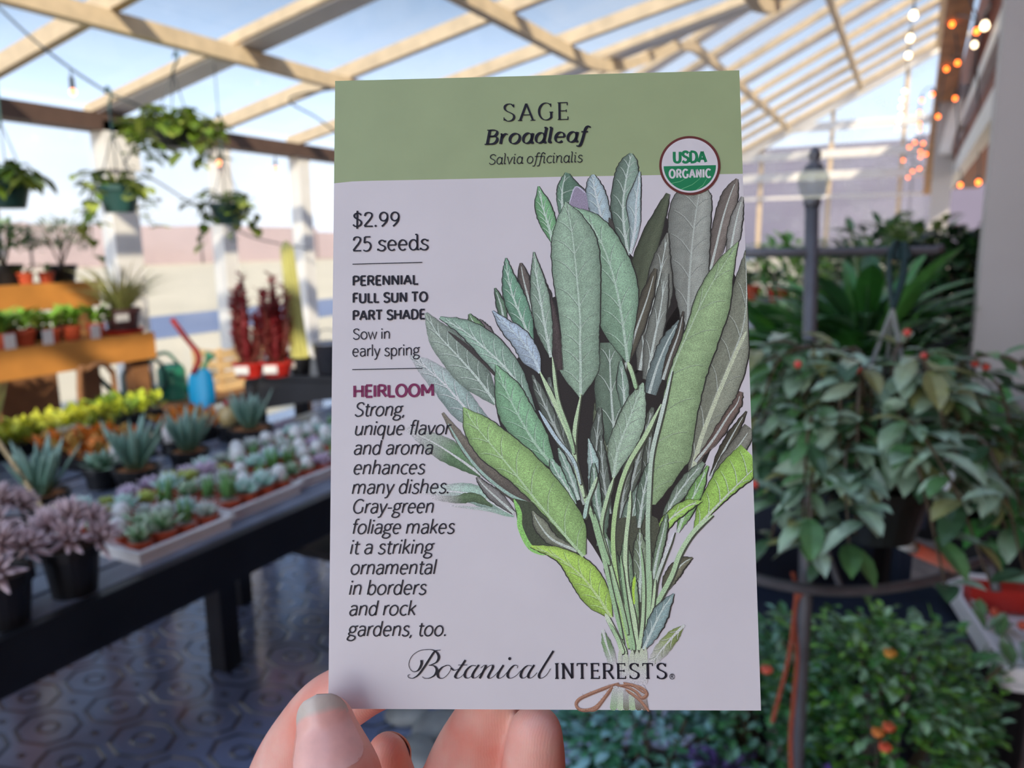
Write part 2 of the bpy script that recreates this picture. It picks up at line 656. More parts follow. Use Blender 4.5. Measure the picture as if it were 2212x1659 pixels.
struct(mb.build('wall_street', mat('lavender_render', (112, 106, 122), rough=0.9, scale=0.2, amt=0.06)))
# ---------------------------------------------------------------- the seed packet held up to the lens
P_TL, P_TR = atd(723, 175, 0.158857), atd(1596, 152, 0.155786)
P_BR, P_BL = atd(1644, 1535, 0.145410), atd(709, 1531, 0.148481)
PX = (P_TR - P_TL).normalized()
PY = ((P_TL - P_BL) - PX * (P_TL - P_BL).dot(PX)).normalized()
PN = PX.cross(PY)
PW, PH = (P_TR - P_TL).length, (P_TL - P_BL).length
PXM = PW / 903.0                       # metres on the paper for one pixel, about
packet = thing('seed_packet', 'paper sage seed packet with green band, held up in the hand', 'seed packet')
packet.matrix_world = Matrix(((PX.x, PY.x, PN.x, P_BL.x), (PX.y, PY.y, PN.y, P_BL.y), (PX.z, PY.z, PN.z, P_BL.z), (0, 0, 0, 1)))


def uv(x, y):
    d = ray(x, y)
    p = EYE + d * ((P_BL - EYE).dot(PN) / d.dot(PN)) - P_BL
    return p.dot(PX), p.dot(PY)


LAYER = 0.45e-6
_lay = [1]


def layer():
    _lay[0] += 1
    return _lay[0] * LAYER


def ink(c, k=0.43):
    """pigment that reads as the colour c under the light on the packet"""
    return tuple(min(0.95, v / k) for v in lin(c))


print_mat = vmat('printed_ink', rough=0.42, scale=7000.0, amt=0.42, spec=0.35)
type_mat = vmat('printed_type', rough=0.45, scale=300.0, amt=0.03, spec=0.3)
band_mat = vmat('printed_band', rough=0.40, scale=120.0, amt=0.03, spec=0.4)
paper_mat, _nt, _b = principled('packet_paper')
_col, _n = vary(_nt, (0.81, 0.79, 0.785, 1), 60.0, 0.975, 1.025)
_nt.links.new(_col, _b.inputs['Base Color'])
_b.inputs['Roughness'].default_value = 0.42
_b.inputs['Specular IOR Level'].default_value = 0.35

# paper: a flat envelope, slightly plump at the back, with the top flap fold and a torn corner
mb = MB()
NX, NY = 14, 20
vs, fs = [], []
for j in range(NY + 1):
    for i in range(NX + 1):
        vs.append((PW * i / NX, PH * j / NY, 0.0))
o = len(vs)
for j in range(NY + 1):
    for i in range(NX + 1):
        a, b = i / NX, j / NY
        vs.append((PW * a, PH * b, -0.0006 - 0.0016 * (math.sin(math.pi * a) * math.sin(math.pi * b)) ** 0.7))
for j in range(NY):
    for i in range(NX):
        a = j * (NX + 1) + i
        fs.append((a, a + 1, a + NX + 2, a + NX + 1))
        fs.append((o + a, o + a + NX + 1, o + a + NX + 2, o + a + 1))
for i in range(NX):
    fs += [(i + 1, i, o + i, o + i + 1), (NY * (NX + 1) + i, NY * (NX + 1) + i + 1, o + NY * (NX + 1) + i + 1, o + NY * (NX + 1) + i)]
for j in range(NY):
    a, b = j * (NX + 1), j * (NX + 1) + NX
    fs += [(a, a + NX + 1, o + a + NX + 1, o + a), (b + NX + 1, b, o + b, o + b + NX + 1)]
mb.add(vs, fs)
mb.build('envelope', paper_mat, packet)

# green header band, its lower edge as it bows across the packet
mb = MB()
z = layer()
low = [(722, 396), (760, 392), (800, 390.5), (1000, 386.5), (1200, 382), (1400, 378.5), (1599, 375.5)]
lo = [uv(*p) for p in low]
lo[0] = (0.0, lo[0][1])
lo[-1] = (PW, lo[-1][1])
g = ink((116, 129, 94))
n = len(lo)
mb.add([(u, v, z) for u, v in lo] + [(PW * i / (n - 1), PH, z) for i in range(n)], [(i, i + 1, n + i + 1, n + i) for i in range(n - 1)], g)
mb.build('header_band', band_mat, packet)

# ---- lettering: pen strokes along letter skeletons (x height 100, capitals 140)
GL = {
    ' ': (42, ''),
    'a': (88, 'c 16 84 30 97 46 99 64 92 72 74 73 50 73 30 74 0;c 73 58 50 59 26 52 14 30 24 6 44 -1 62 10 73 28'),
    'b': (94, 'l 17 150 17 0;o 49 49 33 50 0 360'),
    'c': (80, 'o 50 49 37 50 48 312'),
    'd': (94, 'o 45 49 33 50 0 360;l 77 150 77 0'),
    'e': (90, 'l 14 52 78 52;o 46 49 33 50 3 314'),
    'f': (56, 'c 60 146 46 150 33 142 28 122 28 100 28 60 28 0;l 8 98 54 98'),
    'g': (88, 'o 42 66 28 32 0 360;c 62 90 72 98 88 100;c 26 40 12 24 24 10 50 4 74 -6 78 -26 58 -44 32 -45 10 -34 12 -16 26 6'),
    'h': (94, 'l 17 150 17 0;c 17 64 30 88 50 99 68 92 76 70 76 40 76 0'),
    'i': (34, 'l 17 98 17 0;d 18 134 10'),
    'k': (80, 'l 17 150 17 0;l 17 40 70 98;l 34 58 76 0'),
    'l': (34, 'l 17 150 17 0'),
    'm': (144, 'l 17 98 17 0;c 17 64 28 88 46 99 62 92 70 70 70 40 70 0;c 70 64 82 88 100 99 116 92 125 70 125 40 125 0'),
    'n': (94, 'l 17 98 17 0;c 17 64 30 88 50 99 68 92 76 70 76 40 76 0'),
    'o': (96, 'o 48 49 37 50 0 360'),
    'p': (94, 'l 17 98 17 -48;o 49 49 33 50 0 360'),
    'q': (94, 'o 45 49 33 50 0 360;l 77 98 77 -48'),
    'r': (58, 'l 17 98 17 0;c 17 58 28 86 44 98 58 97'),
    's': (76, 'c 66 84 50 99 30 97 18 80 28 60 46 50 64 38 68 18 52 0 28 -1 10 14'),
    't': (56, 'c 26 128 26 100 26 40 30 10 42 -1 58 3;l 6 98 54 98'),
    'u': (94, 'c 17 98 17 60 18 30 26 8 44 -1 64 10 76 36;l 77 98 77 0'),
    'v': (80, 'l 6 98 40 0 74 98'),
    'w': (118, 'l 6 98 33 0 59 94 85 0 112 98'),
    'y': (82, 'l 8 98 42 2;c 76 98 48 14 38 -16 28 -38 8 -45'),
    'S': (98, 'c 86 118 66 139 38 138 20 122 20 98 36 80 62 66 84 48 86 22 68 2 38 -2 12 18', 'v 86 124 14;v 13 16 14'),
    'P': (94, 'l 18 140 18 0;c 18 139 50 139 76 130 84 102 74 74 48 66 18 66'),
    'E': (86, 'l 78 140 18 140 18 0 80 0;l 18 72 70 72', 's 18 140 14;s 18 0 14;v 76 130 13;v 80 10 14;v 68 72 11'),
    'R': (102, 'l 18 140 18 0;c 18 139 50 139 76 130 84 104 74 78 48 70 18 70;l 52 70 94 0', 's 18 140 14;s 18 0 16;s 94 0 10'),
    'N': (112, 'l 18 0 18 140 94 0 94 140', 's 18 0 16;s 14 140 14;s 94 140 16'),
    'I': (38, 'l 19 140 19 0', 's 19 140 16;s 19 0 16'),
    'A': (112, 'l 8 0 56 140 104 0;l 26 46 86 46', 's 8 0 16;s 104 0 18'),
    'L': (80, 'l 18 140 18 0 76 0'),
    'F': (80, 'l 76 140 18 140 18 0;l 18 70 68 70'),
    'U': (112, 'c 18 140 18 90 18 50 26 12 56 -2 86 12 94 50 94 90 94 140'),
    'T': (98, 'l 49 140 49 0;l 6 140 92 140', 's 49 0 16;v 7 130 13;v 91 130 13'),
    'O': (126, 'o 63 70 49 71 0 360'),
    'H': (114, 'l 18 140 18 0;l 96 140 96 0;l 18 72 96 72'),
    'D': (112, 'l 18 140 18 0;c 18 140 52 139 84 122 98 70 84 18 52 1 18 0'),
    'M': (138, 'l 18 0 18 140 69 36 120 140 120 0'),
    'C': (108, 'o 64 70 50 71 46 314'),
    'G': (120, 'o 64 70 52 71 46 312;l 102 64 102 14', 's 102 64 14;v 99 122 14'),
    'J': (118, 'o 62 70 50 71 46 312;l 70 64 100 64 100 14'),
    '2': (84, 'c 14 104 22 130 44 138 66 128 70 104 54 70 32 38 12 6;l 12 3 78 3'),
    '5': (84, 'l 70 137 24 137 20 78;c 20 78 44 88 66 74 74 44 60 10 36 -2 12 8'),
    '9': (88, 'o 44 96 30 42 0 360;c 74 96 68 54 46 18 30 0'),
    '$': (86, 'c 72 114 56 132 32 130 18 114 22 94 42 76 64 62 74 40 66 16 46 4 24 6 10 22;l 42 158 42 -20'),
    ',': (34, 'l 22 8 12 -22'),
    '.': (34, 'd 16 6 10'),
    '-': (58, 'l 8 50 50 50'),
    # slanted book italics
    '~a': (92, 'o 44 49 32 50 0 360;c 78 98 76 40 76 14 82 0 96 8'),
    '~d': (92, 'o 44 49 32 50 0 360;c 78 150 76 60 76 14 82 0 96 8;l 60 150 78 150'),
    '~l': (46, 'c 20 150 20 60 20 14 26 0 40 8;l 4 150 20 150'),
    '~i': (44, 'c 18 98 18 40 18 14 24 0 38 8;l 4 98 18 98;d 20 134 9'),
    '~n': (98, 'l 17 98 17 0;l 3 98 17 98;c 17 64 30 88 50 99 68 92 75 70 75 40 76 12 82 0 96 8'),
    '~f': (58, 'c 74 136 60 150 44 142 36 118 34 90 30 30 24 -20 12 -42 -8 -40;l 10 98 60 98'),
    '~r': (66, 'l 17 98 17 0;l 3 98 17 98;c 17 58 28 86 44 98 60 92'),
    '~v': (82, 'l 8 98 40 0 74 98;l 0 98 16 98'),
    '~B': (102, 'l 22 140 22 0;c 22 138 54 139 76 128 80 104 64 80 22 76;c 22 76 62 78 88 60 88 26 66 4 22 2', 's 20 140 18;s 22 0 20'),
    # upright slab forms
    '^d': (96, 'o 45 49 33 50 0 360;l 77 150 77 0;l 60 150 77 150;l 77 2 94 2'),
    '^s': (80, 'c 66 84 50 99 30 97 18 80 28 60 46 50 64 38 68 18 52 0 28 -1 10 14;l 68 98 68 80;l 9 0 9 20'),
}


def ribbon(mb, pts, wid, z, col):
    """a flat stroke along 2-D points with a width at each point"""
    m = len(pts)
    vs = []
    for i in range(m):
        a, b = pts[max(i - 1, 0)], pts[min(i + 1, m - 1)]
        t0 = ((pts[i][0] - a[0]), (pts[i][1] - a[1])) if i else (b[0] - pts[i][0], b[1] - pts[i][1])
        t1 = ((b[0] - pts[i][0]), (b[1] - pts[i][1])) if i < m - 1 else t0
        l0, l1 = math.hypot(*t0) or 1e-9, math.hypot(*t1) or 1e-9
        n0, n1 = (-t0[1] / l0, t0[0] / l0), (-t1[1] / l1, t1[0] / l1)
        nx, ny = n0[0] + n1[0], n0[1] + n1[1]
        ln = math.hypot(nx, ny) or 1e-9
        nx, ny = nx / ln, ny / ln
        k = min(2.2, 1.0 / max(0.2, nx * n1[0] + ny * n1[1]))
        h = wid[i] * 0.5 * k
        vs += [(pts[i][0] + nx * h, pts[i][1] + ny * h, z), (pts[i][0] - nx * h, pts[i][1] - ny * h, z)]
    mb.add(vs, [(2 * i, 2 * i + 1, 2 * i + 3, 2 * i + 2) for i in range(m - 1)], col)


def lettering(mb, s, p0, p1, xh, thick, col, thin=None, shear=0.0, alt='', serif=False, nib=12.0, z=None, track=0.0):
    """letters of s from the pixel p0 to the pixel p1 along the baseline, x height xh pixels"""
    z = z or layer()
    a, b = Vector(uv(*p0)), Vector(uv(*p1))
    ex = (b - a).normalized()
    ey = Vector((-ex.y, ex.x))
    gl = [GL.get(alt + ch, GL['J'] if ch == 'G' and not serif else GL.get(ch)) for ch in s]
    first = 17.0 if s[0] in 'PFHEubhmniIBLR' else 10.0
    adv = sum(g[0] + track for g in gl) - first - 12.0 - track
    sx, sy = (b - a).length / adv, xh * PXM / 100.0
    th, tn = thick * PXM, (thin or thick) * PXM
    x0 = -first
    nb = math.radians(nib)

    def place(x, y):
        p = a + ex * ((x0 + x) * sx + y * sy * shear) + ey * (y * sy)
        return (p.x, p.y)

    def stroke(pl):
        w = []
        for i in range(len(pl)):
            q, r = pl[max(i - 1, 0)], pl[min(i + 1, len(pl) - 1)]
            an = math.atan2(r[1] - q[1], r[0] - q[0])
            w.append(tn + (th - tn) * abs(math.sin(an + nb)) ** 1.3)
        ribbon(mb, pl, w, z, col)

    for g in gl:
        for st in g[1].split(';') + (g[2].split(';') if serif and len(g) > 2 else []):
            if not st:
                continue
            k, v = st[0], [float(q) for q in st[1:].split()]
            if k == 'd':
                c = place(v[0], v[1])
                r = max(v[2] * sy, th * 0.62)
                mb.add([(c[0] + r * math.cos(math.pi * q / 6), c[1] + r * math.sin(math.pi * q / 6), z) for q in range(12)], [tuple(range(12))], col)
            elif k == 'o':
                cx, cy, rx, ry, a0, a1 = v
                m = 30
                stroke([place(cx + rx * math.cos(math.radians(a0 + (a1 - a0) * q / m)), cy + ry * math.sin(math.radians(a0 + (a1 - a0) * q / m))) for q in range(m + 1)])
            elif k == 's':
                hw = v[2]
                ribbon(mb, [place(v[0] - hw, v[1]), place(v[0] + hw, v[1])], [tn * 1.15] * 2, z, col)
            elif k == 'v':
                ribbon(mb, [place(v[0], v[1] - v[2]), place(v[0], v[1] + v[2])], [tn * 1.2] * 2, z, col)
            else:
                pt = [(v[q], v[q + 1]) for q in range(0, len(v), 2)]
                if k == 'c':
                    pt = [(p.x, p.y) for p in smooth_path([(p[0], p[1], 0) for p in pt], 6)]
                    stroke([place(*p) for p in pt])
                elif thin:
                    for q in range(len(pt) - 1):
                        stroke([place(*pt[q]), place(*pt[q + 1])])
                else:
                    stroke([place(*p) for p in pt])
        x0 += g[0] + track


INK = ink((17, 17, 24))
mb = MB()
zt = 172e-6
lettering(mb, 'SAGE', (1088, 262), (1225, 258.5), 27.5, 5.0, INK, thin=1.7, serif=True, z=zt, track=26)
lettering(mb, 'Broadleaf', (1051, 312.5), (1262, 306.5), 23.0, 6.4, INK, thin=2.2, shear=0.20, alt='~', serif=True, nib=24, z=zt, track=4)
lettering(mb, 'Salvia officinalis', (1056, 355.5), (1256, 350.5), 15.6, 1.9, INK, shear=0.13, alt='~', z=zt)
mb.build('title_lettering', type_mat, packet)
mb = MB()
lettering(mb, '$2.99', (763, 490.5), (862, 489), 23.0, 4.0, INK, thin=3.2, z=zt)
lettering(mb, '25 seeds', (763, 543), (924, 539.5), 23.0, 4.0, INK, thin=3.0, alt='^', z=zt)
mb.build('price_lettering', type_mat, packet)
for q in (((761.8, 571), (912.3, 567.2)), ((761.3, 798.5), (913, 795.8))):
    mb = MB()
    ribbon(mb, [uv(*q[0]), uv(*q[1])], [1.9 * PXM] * 2, zt, INK)
    mb.build('divider_rule', type_mat, packet)
mb = MB()
for s, y0, x1, y1 in (('PERENNIAL', 616.9, 902, 614), ('FULL SUN TO', 654, 923, 651), ('PART SHADE', 691.6, 917, 688.7)):
    lettering(mb, s, (764, y0), (x1, y1), 14.4, 4.5, INK, thin=3.9, z=zt, track=6)
lettering(mb, 'Sow in', (763, 733), (842, 731.8), 16.0, 2.3, INK, z=zt)
lettering(mb, 'early spring', (762, 770), (905, 767.6), 17.0, 2.3, INK, z=zt)
mb.build('growing_lettering', type_mat, packet)
mb = MB()
lettering(mb, 'HEIRLOOM', (766, 858), (936, 855), 17.8, 5.8, ink((92, 28, 60)), thin=5.0, z=zt)
for s, x0, y0, x1, y1 in (('Strong,', 766, 899, 872, 898), ('unique flavor', 767, 940, 969, 938.3), ('and aroma', 764, 982, 932, 981),
                          ('enhances', 763, 1024.5, 914, 1023.5), ('many dishes.', 761.5, 1066.8, 968, 1065), ('Gray-green', 761.5, 1108.5, 934, 1107.5),
                          ('foliage makes', 759.5, 1153, 978, 1152), ('it a striking', 757.5, 1196.5, 932, 1195.5), ('ornamental', 757, 1240.5, 938, 1239.5),
                          ('in borders', 755.5, 1284.5, 917, 1283.5), ('and rock', 754, 1329.2, 894, 1328.4), ('gardens, too.', 752, 1373.6, 962, 1373)):
    lettering(mb, s, (x0, y0), (x1, y1), 20.6, 3.1, INK, thin=2.7, shear=0.2, z=zt)
mb.build('description_lettering', type_mat, packet)

# ---- the maker's wordmark: a pen script and small serif capitals
mb = MB()
SCRIPT = (
    '245 192 243 225 222 265 188 279 160 258 150 215 175 160 225 124 280 114 330 117 362 140 373 172 358 205 322 225 298 230',
    '298 230 338 236 358 262 345 300 308 325 270 328 250 316',
    '386 117 345 126 306 180 262 248 220 302 180 327 150 322 143 306 156 300',
    '432 231 396 248 366 288 372 320 402 328 440 298 464 256 454 234 432 231', '462 250 488 268 520 258',
    '572 192 536 246 505 292 496 316 512 328 536 318 560 296', '518 228 586 228',
    '652 236 618 234 582 264 566 304 580 326 608 318 640 280 662 242', '672 228 640 272 624 308 634 326 658 318 692 286',
    '686 250 712 231 722 240 700 285 678 328', '694 296 735 246 768 230 776 246 754 288 742 316 756 328 790 306 830 262',
    '856 230 826 276 812 312 826 328 858 310 892 272',
    '958 252 960 236 936 231 904 262 886 302 898 326 926 322 956 302 986 268',
    '1068 236 1034 234 1000 264 984 304 996 326 1022 318 1054 280 1078 242', '1086 228 1056 272 1040 308 1050 326 1074 318 1106 286',
    '1228 123 1190 184 1150 248 1122 300 1128 326 1156 320 1182 296 1206 256',
)
for st in SCRIPT:
    v = [float(q) for q in st.split()]
    pl = [(p.x, p.y) for p in smooth_path([uv(840 + v[q] * 0.2893, 1370 + v[q + 1] * 0.2893) + (0,) for q in range(0, len(v), 2)], 7)]
    w = []
    for i in range(len(pl)):
        q, r = pl[max(i - 1, 0)], pl[min(i + 1, len(pl) - 1)]
        dn = max(0.0, -(r[1] - q[1]) / (math.hypot(r[0] - q[0], r[1] - q[1]) or 1))
        w.append(PXM * (1.2 + 4.2 * dn ** 1.6))
    ribbon(mb, pl, w, zt, INK)
c = uv(840 + 902 * 0.2893, 1370 + 181 * 0.2893)
mb.add([(c[0] + 3.2 * PXM * math.cos(math.pi * q / 8), c[1] + 3.2 * PXM * math.sin(math.pi * q / 8), zt) for q in range(16)], [tuple(range(16))], INK)
lettering(mb, 'INTERESTS', (1202.5, 1465), (1438, 1465), 21.4, 5.2, INK, thin=1.9, serif=True, z=zt, track=20)
c = uv(1451.5, 1461)
ribbon(mb, [(c[0] + 5.3 * PXM * math.cos(math.pi * q / 14), c[1] + 5.3 * PXM * math.sin(math.pi * q / 14)) for q in range(29)], [1.0 * PXM] * 29, zt, INK)
lettering(mb, 'R', (1449.2, 1464.2), (1453.8, 1464.2), 4.6, 1.1, INK, z=zt)
mb.build('brand_lettering', type_mat, packet)


# ---- the botanical drawing: leaves painted one over another, tip last
def paint_poly(mb, pts, col, z=None):
    z = z or layer()
    p = [uv(*q) for q in pts]
    p = [(v.x, v.y) for v in smooth_path([(a, b, 0) for a, b in p + [p[0]]], 4)[:-1]]
    c = (sum(q[0] for q in p) / len(p), sum(q[1] for q in p) / len(p))
    n = len(p)
    mb.add([(min(a, PW - 1e-5), b, z) for a, b in p] + [(c[0], c[1], z)], [(i, (i + 1) % n, n) for i in range(n)], col)


def paint_line(mb, pts, w, col, col2=None, z=None):
    z = z or layer()
    v = smooth_path([uv(*q) + (0,) for q in pts], 6)
    pl = [(min(p.x, PW - 1e-5), p.y) for p in v]
    n = len(pl)
    ws = [(w if not isinstance(w, tuple) else w[0] + (w[1] - w[0]) * i / (n - 1)) * (0.25 + 0.75 * min(1.0, i / max(1, 0.12 * n))) * (0.5 + 0.5 * min(1.0, (n - 1 - i) / max(1, 0.06 * n))) for i in range(n)]
    cs = []
    for i in range(n):
        t = i / (n - 1)
        c = tuple(col[k] + ((col2 or col)[k] - col[k]) * t for k in range(3))
        cs += [c, c]
    ribbon(mb, pl, [q * PXM for q in ws], z, cs)


PAPER = (0.81, 0.79, 0.785)


def paint_leaf(mb, spec, rgb, tone=(0.84, 1.1), vein=1.75, nv=7, fade=None, teeth=1.3, dark=True, rib=True, tip=None):
    """spec: 'x y left right ...' along the midrib from base to tip, all in pixels of the photograph"""
    v = [float(q) for q in spec.split()]
    st = []
    for q in range(0, len(v), 4):
        st.append((v[q], v[q + 1], v[q + 2], v[q + 3]))
    sp = smooth_path([(s[0], s[1], 0) for s in st], 8)
    wd = smooth_path([(s[2], s[3], 0) for s in st], 8)
    n = len(sp)
    gy = sum(rgb) / 3.0
    base = ink(tuple((c * 0.84 + gy * 0.16) * 1.0 for c in rgb))
    tipc = ink(tip) if tip else base
    rr = random.Random(int(v[0] * 7 + v[1]))
    NS = 5
    rows, cols, edgeL, edgeR, mid = [], [], [], [], []
    for i in range(n):
        t = i / (n - 1)
        a, b = sp[max(i - 1, 0)], sp[min(i + 1, n - 1)]
        d = (b - a).normalized()
        nl = Vector((d.y, -d.x, 0))
        jl = teeth * rr.uniform(-0.9, 0.9) if 2 < i < n - 2 else 0
        L, Rr = max(0.3, wd[i].x + jl), max(0.3, wd[i].y + jl)
        fd = 0.0
        if fade:
            fd = max(0.0, min(1.0, (t - fade[0]) / (fade[1] - fade[0])))
        row, cr = [], []
        for k in range(-NS, NS + 1):
            q = sp[i] + nl * (L * -k / NS if k < 0 else -Rr * k / NS)
            f = abs(k) / NS
            u_, v_ = uv(q.x, q.y)
            row.append((min(max(u_, 1e-5), PW - 1e-5), v_))
            s = tone[0] if k < 0 else tone[1]
            s = s * (1.0 - 0.34 * f ** 3) * (0.90 + 0.20 * math.sin(math.pi * f)) * rr.uniform(0.90, 1.10) * (0.84 + 0.2 * min(1.0, t * 2.2))
            c = tuple((base[j] + (tipc[j] - base[j]) * t) * s for j in range(3))
            cr.append(tuple(c[j] + (PAPER[j] - c[j]) * fd for j in range(3)))
        rows.append(row)
        cols += cr
        edgeL.append(row[0])
        edgeR.append(row[-1])
        mid.append(row[NS])
    # the dark pencil line and cast tone the illustrator laid around the leaf
    if dark and not fade:
        z = layer()
        dk = ink((36, 36, 32))
        off = 2.2 * PXM
        for e, kx in ((edgeL, -0.1), (edgeR, 0.45)):
            ribbon(mb, [(min(p[0] + off * kx, PW - 1e-5), p[1] - off * 0.25) for p in e], [off * (0.5 + 1.2 * math.sin(math.pi * min(1.0, 1.25 * (1 - i / n)))) for i in range(n)], z, dk)
    z = layer()
    M = 2 * NS + 1
    mb.add([(p[0], p[1], z) for r_ in rows for p in r_], [(i * M + k, i * M + k + 1, (i + 1) * M + k + 1, (i + 1) * M + k) for i in range(n - 1) for k in range(M - 1)], cols)
    z = layer()
    vc = tuple(base[j] + ((0.80, 0.92, 0.80)[j] - base[j]) * min(0.8, 0.72 * (vein - 0.82)) for j in range(3))
    vcp = tuple(vc[j] + (PAPER[j] - vc[j]) * (0.55 if fade else 0.0) for j in range(3))
    if nv:
        for q in range(nv):
            i = int(2 + (n - 5) * (q + 0.4) / nv)
            for e in (edgeL, edgeR):
                j = min(n - 2, i + 5)
                a, b = mid[i], e[j]
                ln = math.hypot(b[0] - a[0], b[1] - a[1])
                if ln < 8 * PXM:
                    continue
                pl = [(a[0] + (b[0] - a[0]) * t * 0.86 + (mid[j][0] - a[0]) * 0.16 * math.sin(math.pi * t), a[1] + (b[1] - a[1]) * t * 0.86 + (mid[j][1] - a[1]) * 0.16 * math.sin(math.pi * t)) for t in (0, 0.25, 0.5, 0.75, 1)]
                ribbon(mb, pl, [2.4 * PXM, 2.0 * PXM, 1.6 * PXM, 1.2 * PXM, 0.5 * PXM], z, vcp)
                pl2 = [(p[0] - 1.7 * PXM, p[1] - 1.3 * PXM) for p in pl]
                ribbon(mb, pl2, [1.0 * PXM] * 5, z, tuple(x * 0.5 for x in base))
    if rib:
        z += 0.25e-6
        m_ = mid[: int(n * 0.93)]
        ribbon(mb, m_, [(6.4 - 5.2 * i / len(m_)) * PXM for i in range(len(m_))], z, tuple(min(0.9, x * 1.12) for x in vcp))


mb = MB()
DK = ink((34, 32, 29))
paint_poly(mb, [(1150, 640), (1200, 640), (1250, 560), (1310, 470), (1338, 470), (1372, 560), (1440, 470), (1470, 600), (1462, 690), (1500, 640), (1530, 560), (1590, 600), (1590, 800), (1540, 960), (1480, 1090), (1420, 1180), (1415, 1300), (1390, 1400), (1362, 1400), (1325, 1270), (1280, 1180), (1200, 1080), (1120, 1000), (1075, 900), (1075, 800), (1130, 760)], DK)
G1, G2, G3 = (112, 134, 112), (104, 124, 102), (96, 100, 88)
leaf = lambda s, c, **k: paint_leaf(mb, s, c, **k)
# behind: right side
leaf('1528 610 6 6 1545 540 14 16 1562 470 18 22 1578 420 16 16 1592 386 2 2', (96, 90, 80), tone=(0.8, 1.15), nv=0)
leaf('1572 590 4 4 1582 520 12 14 1592 470 12 12 1604 425 3 3', (120, 122, 112), nv=0)
leaf('1484 740 3 3 1486 680 18 24 1489 610 34 40 1494 540 48 38 1502 470 58 34 1510 420 46 26 1514 405 30 16', (118, 124, 112), tone=(0.78, 1.12), vein=1.25)
leaf('1362 690 6 10 1385 590 24 24 1405 520 22 20 1425 465 14 14 1443 418 4 4', (66, 74, 54), vein=1.2, nv=0, rib=False)
leaf('1357 552 2 2 1348 490 20 16 1346 440 26 30 1353 385 26 26 1360 350 18 17 1363 331 3 3', (96, 118, 100), tone=(0.72, 1.25))
leaf('1362 548 2 2 1372 490 12 10 1374 440 20 9 1379 400 10 5 1382 370 1 1', (132, 152, 148), nv=4, teeth=0.6)
leaf('1304 530 10 14 1298 470 20 21 1288 425 21 21 1282 395 14 14 1281 377 3 3', (128, 148, 148))
leaf('1216 462 8 20 1214 430 12 34 1216 400 9 44 1224 373 3 6', (84, 116, 92), tone=(1.0, 0.7), nv=3)
paint_poly(mb, [(1228, 446), (1243, 404), (1266, 418), (1270, 470), (1250, 476)], ink((118, 112, 124)))
paint_line(mb, [(1228, 446), (1243, 404), (1266, 418)], 2.4, ink((150, 150, 158)))
leaf('1194 524 3 3 1184 485 15 17 1172 445 16 17 1163 402 1 1', (92, 142, 94))
paint_line(mb, [(1316, 470), (1330, 520), (1356, 560)], (12, 5), ink((58, 56, 50)))
# middle and right
leaf('1382 800 6 6 1398 710 22 28 1418 630 24 34 1432 560 20 16 1442 503 2 2', G3, nv=5)
leaf('1345 810 6 5 1372 720 15 14 1398 645 15 12 1416 580 3 3', (70, 68, 54), nv=0)
leaf('1398 820 10 10 1412 740 20 16 1428 660 16 14 1436 590 6 8', (102, 108, 96), nv=3)
leaf('1402 850 12 16 1420 790 15 18 1443 735 13 13 1467 692 2 2', (92, 108, 102), nv=0, teeth=2.4)
leaf('1432 820 4 8 1448 770 8 12 1466 720 6 8 1476 672 1 1', (66, 62, 52), nv=0)
leaf('1320 985 10 10 1306 930 22 22 1303 880 20 22 1307 845 4 4', (90, 102, 74), nv=3)
leaf('1330 960 20 20 1322 880 34 30 1318 800 32 30 1316 740 20 20', (84, 104, 84), nv=3)
leaf('1350 880 8 8 1346 830 14 12 1341 780 3 3', (100, 124, 104), nv=2)
for q in ('1262 1090 3 3 1240 1030 12 12 1222 960 14 12 1212 900 3 3', '1232 1000 4 4 1206 930 16 14 1192 870 14 12 1186 815 3 3', '1216 960 4 4 1188 900 12 12 1166 850 10 10 1150 810 2 2',
          '1292 1060 4 4 1288 1000 14 14 1290 940 14 12 1296 880 3 3', '1318 1110 4 4 1306 1050 12 12 1300 990 10 10 1298 940 2 2'):
    leaf(q, (74, 84, 72), nv=4, vein=1.5)
for q in ('1356 1080 4 4 1376 1000 18 16 1396 930 18 16 1410 880 3 3', '1392 1130 4 4 1398 1060 10 12 1400 990 12 10 1406 930 2 2', '1340 1130 4 4 1346 1070 10 10 1356 1010 10 10 1366 960 2 2'):
    leaf(q, (72, 80, 66), nv=5, vein=1.5)
# right edge leaves
leaf('1490 1030 4 5 1512 950 22 26 1545 860 40 40 1582 770 44 34 1606 700 46 14 1616 600 26 4 1612 540 2 1', (108, 114, 94), tone=(0.78, 1.12), vein=1.4)
paint_line(mb, [(1492, 1040), (1512, 955), (1548, 860), (1586, 770), (1612, 716)], (10, 7), ink((150, 158, 132)))
leaf('1502 998 4 4 1540 950 9 12 1572 900 9 13 1592 872 9 9 1600 846 4 4', (88, 74, 64), nv=0, teeth=2.0)
leaf('1536 1030 4 4 1558 985 11 11 1582 940 10 10 1612 888 1 1', (62, 60, 46), nv=0)
leaf('1534 1052 4 4 1562 1005 13 16 1594 965 16 18 1622 925 16 14', (98, 100, 86), nv=0)
leaf('1404 1090 3 12 1405 1040 3 50 1407 980 3 84 1428 897 3 76 1452 800 4 74 1488 715 8 68 1528 630 18 56 1566 568 14 22 1594 523 1 1', (116, 142, 96), tone=(0.9, 1.04), vein=1.25, nv=9)
leaf('1427 1150 4 4 1450 1090 10 12 1484 1040 14 16 1520 999 4 4', (98, 116, 94), nv=4)
leaf('1464 1150 2 2 1478 1112 12 14 1504 1060 13 14 1529 1006 2 2', (100, 142, 74), nv=4)
leaf('1498 1148 1 2 1530 1112 30 4 1570 1070 48 6 1600 1040 56 10 1640 1000 56 20', (124, 164, 66), tone=(1.02, 0.9), nv=6)
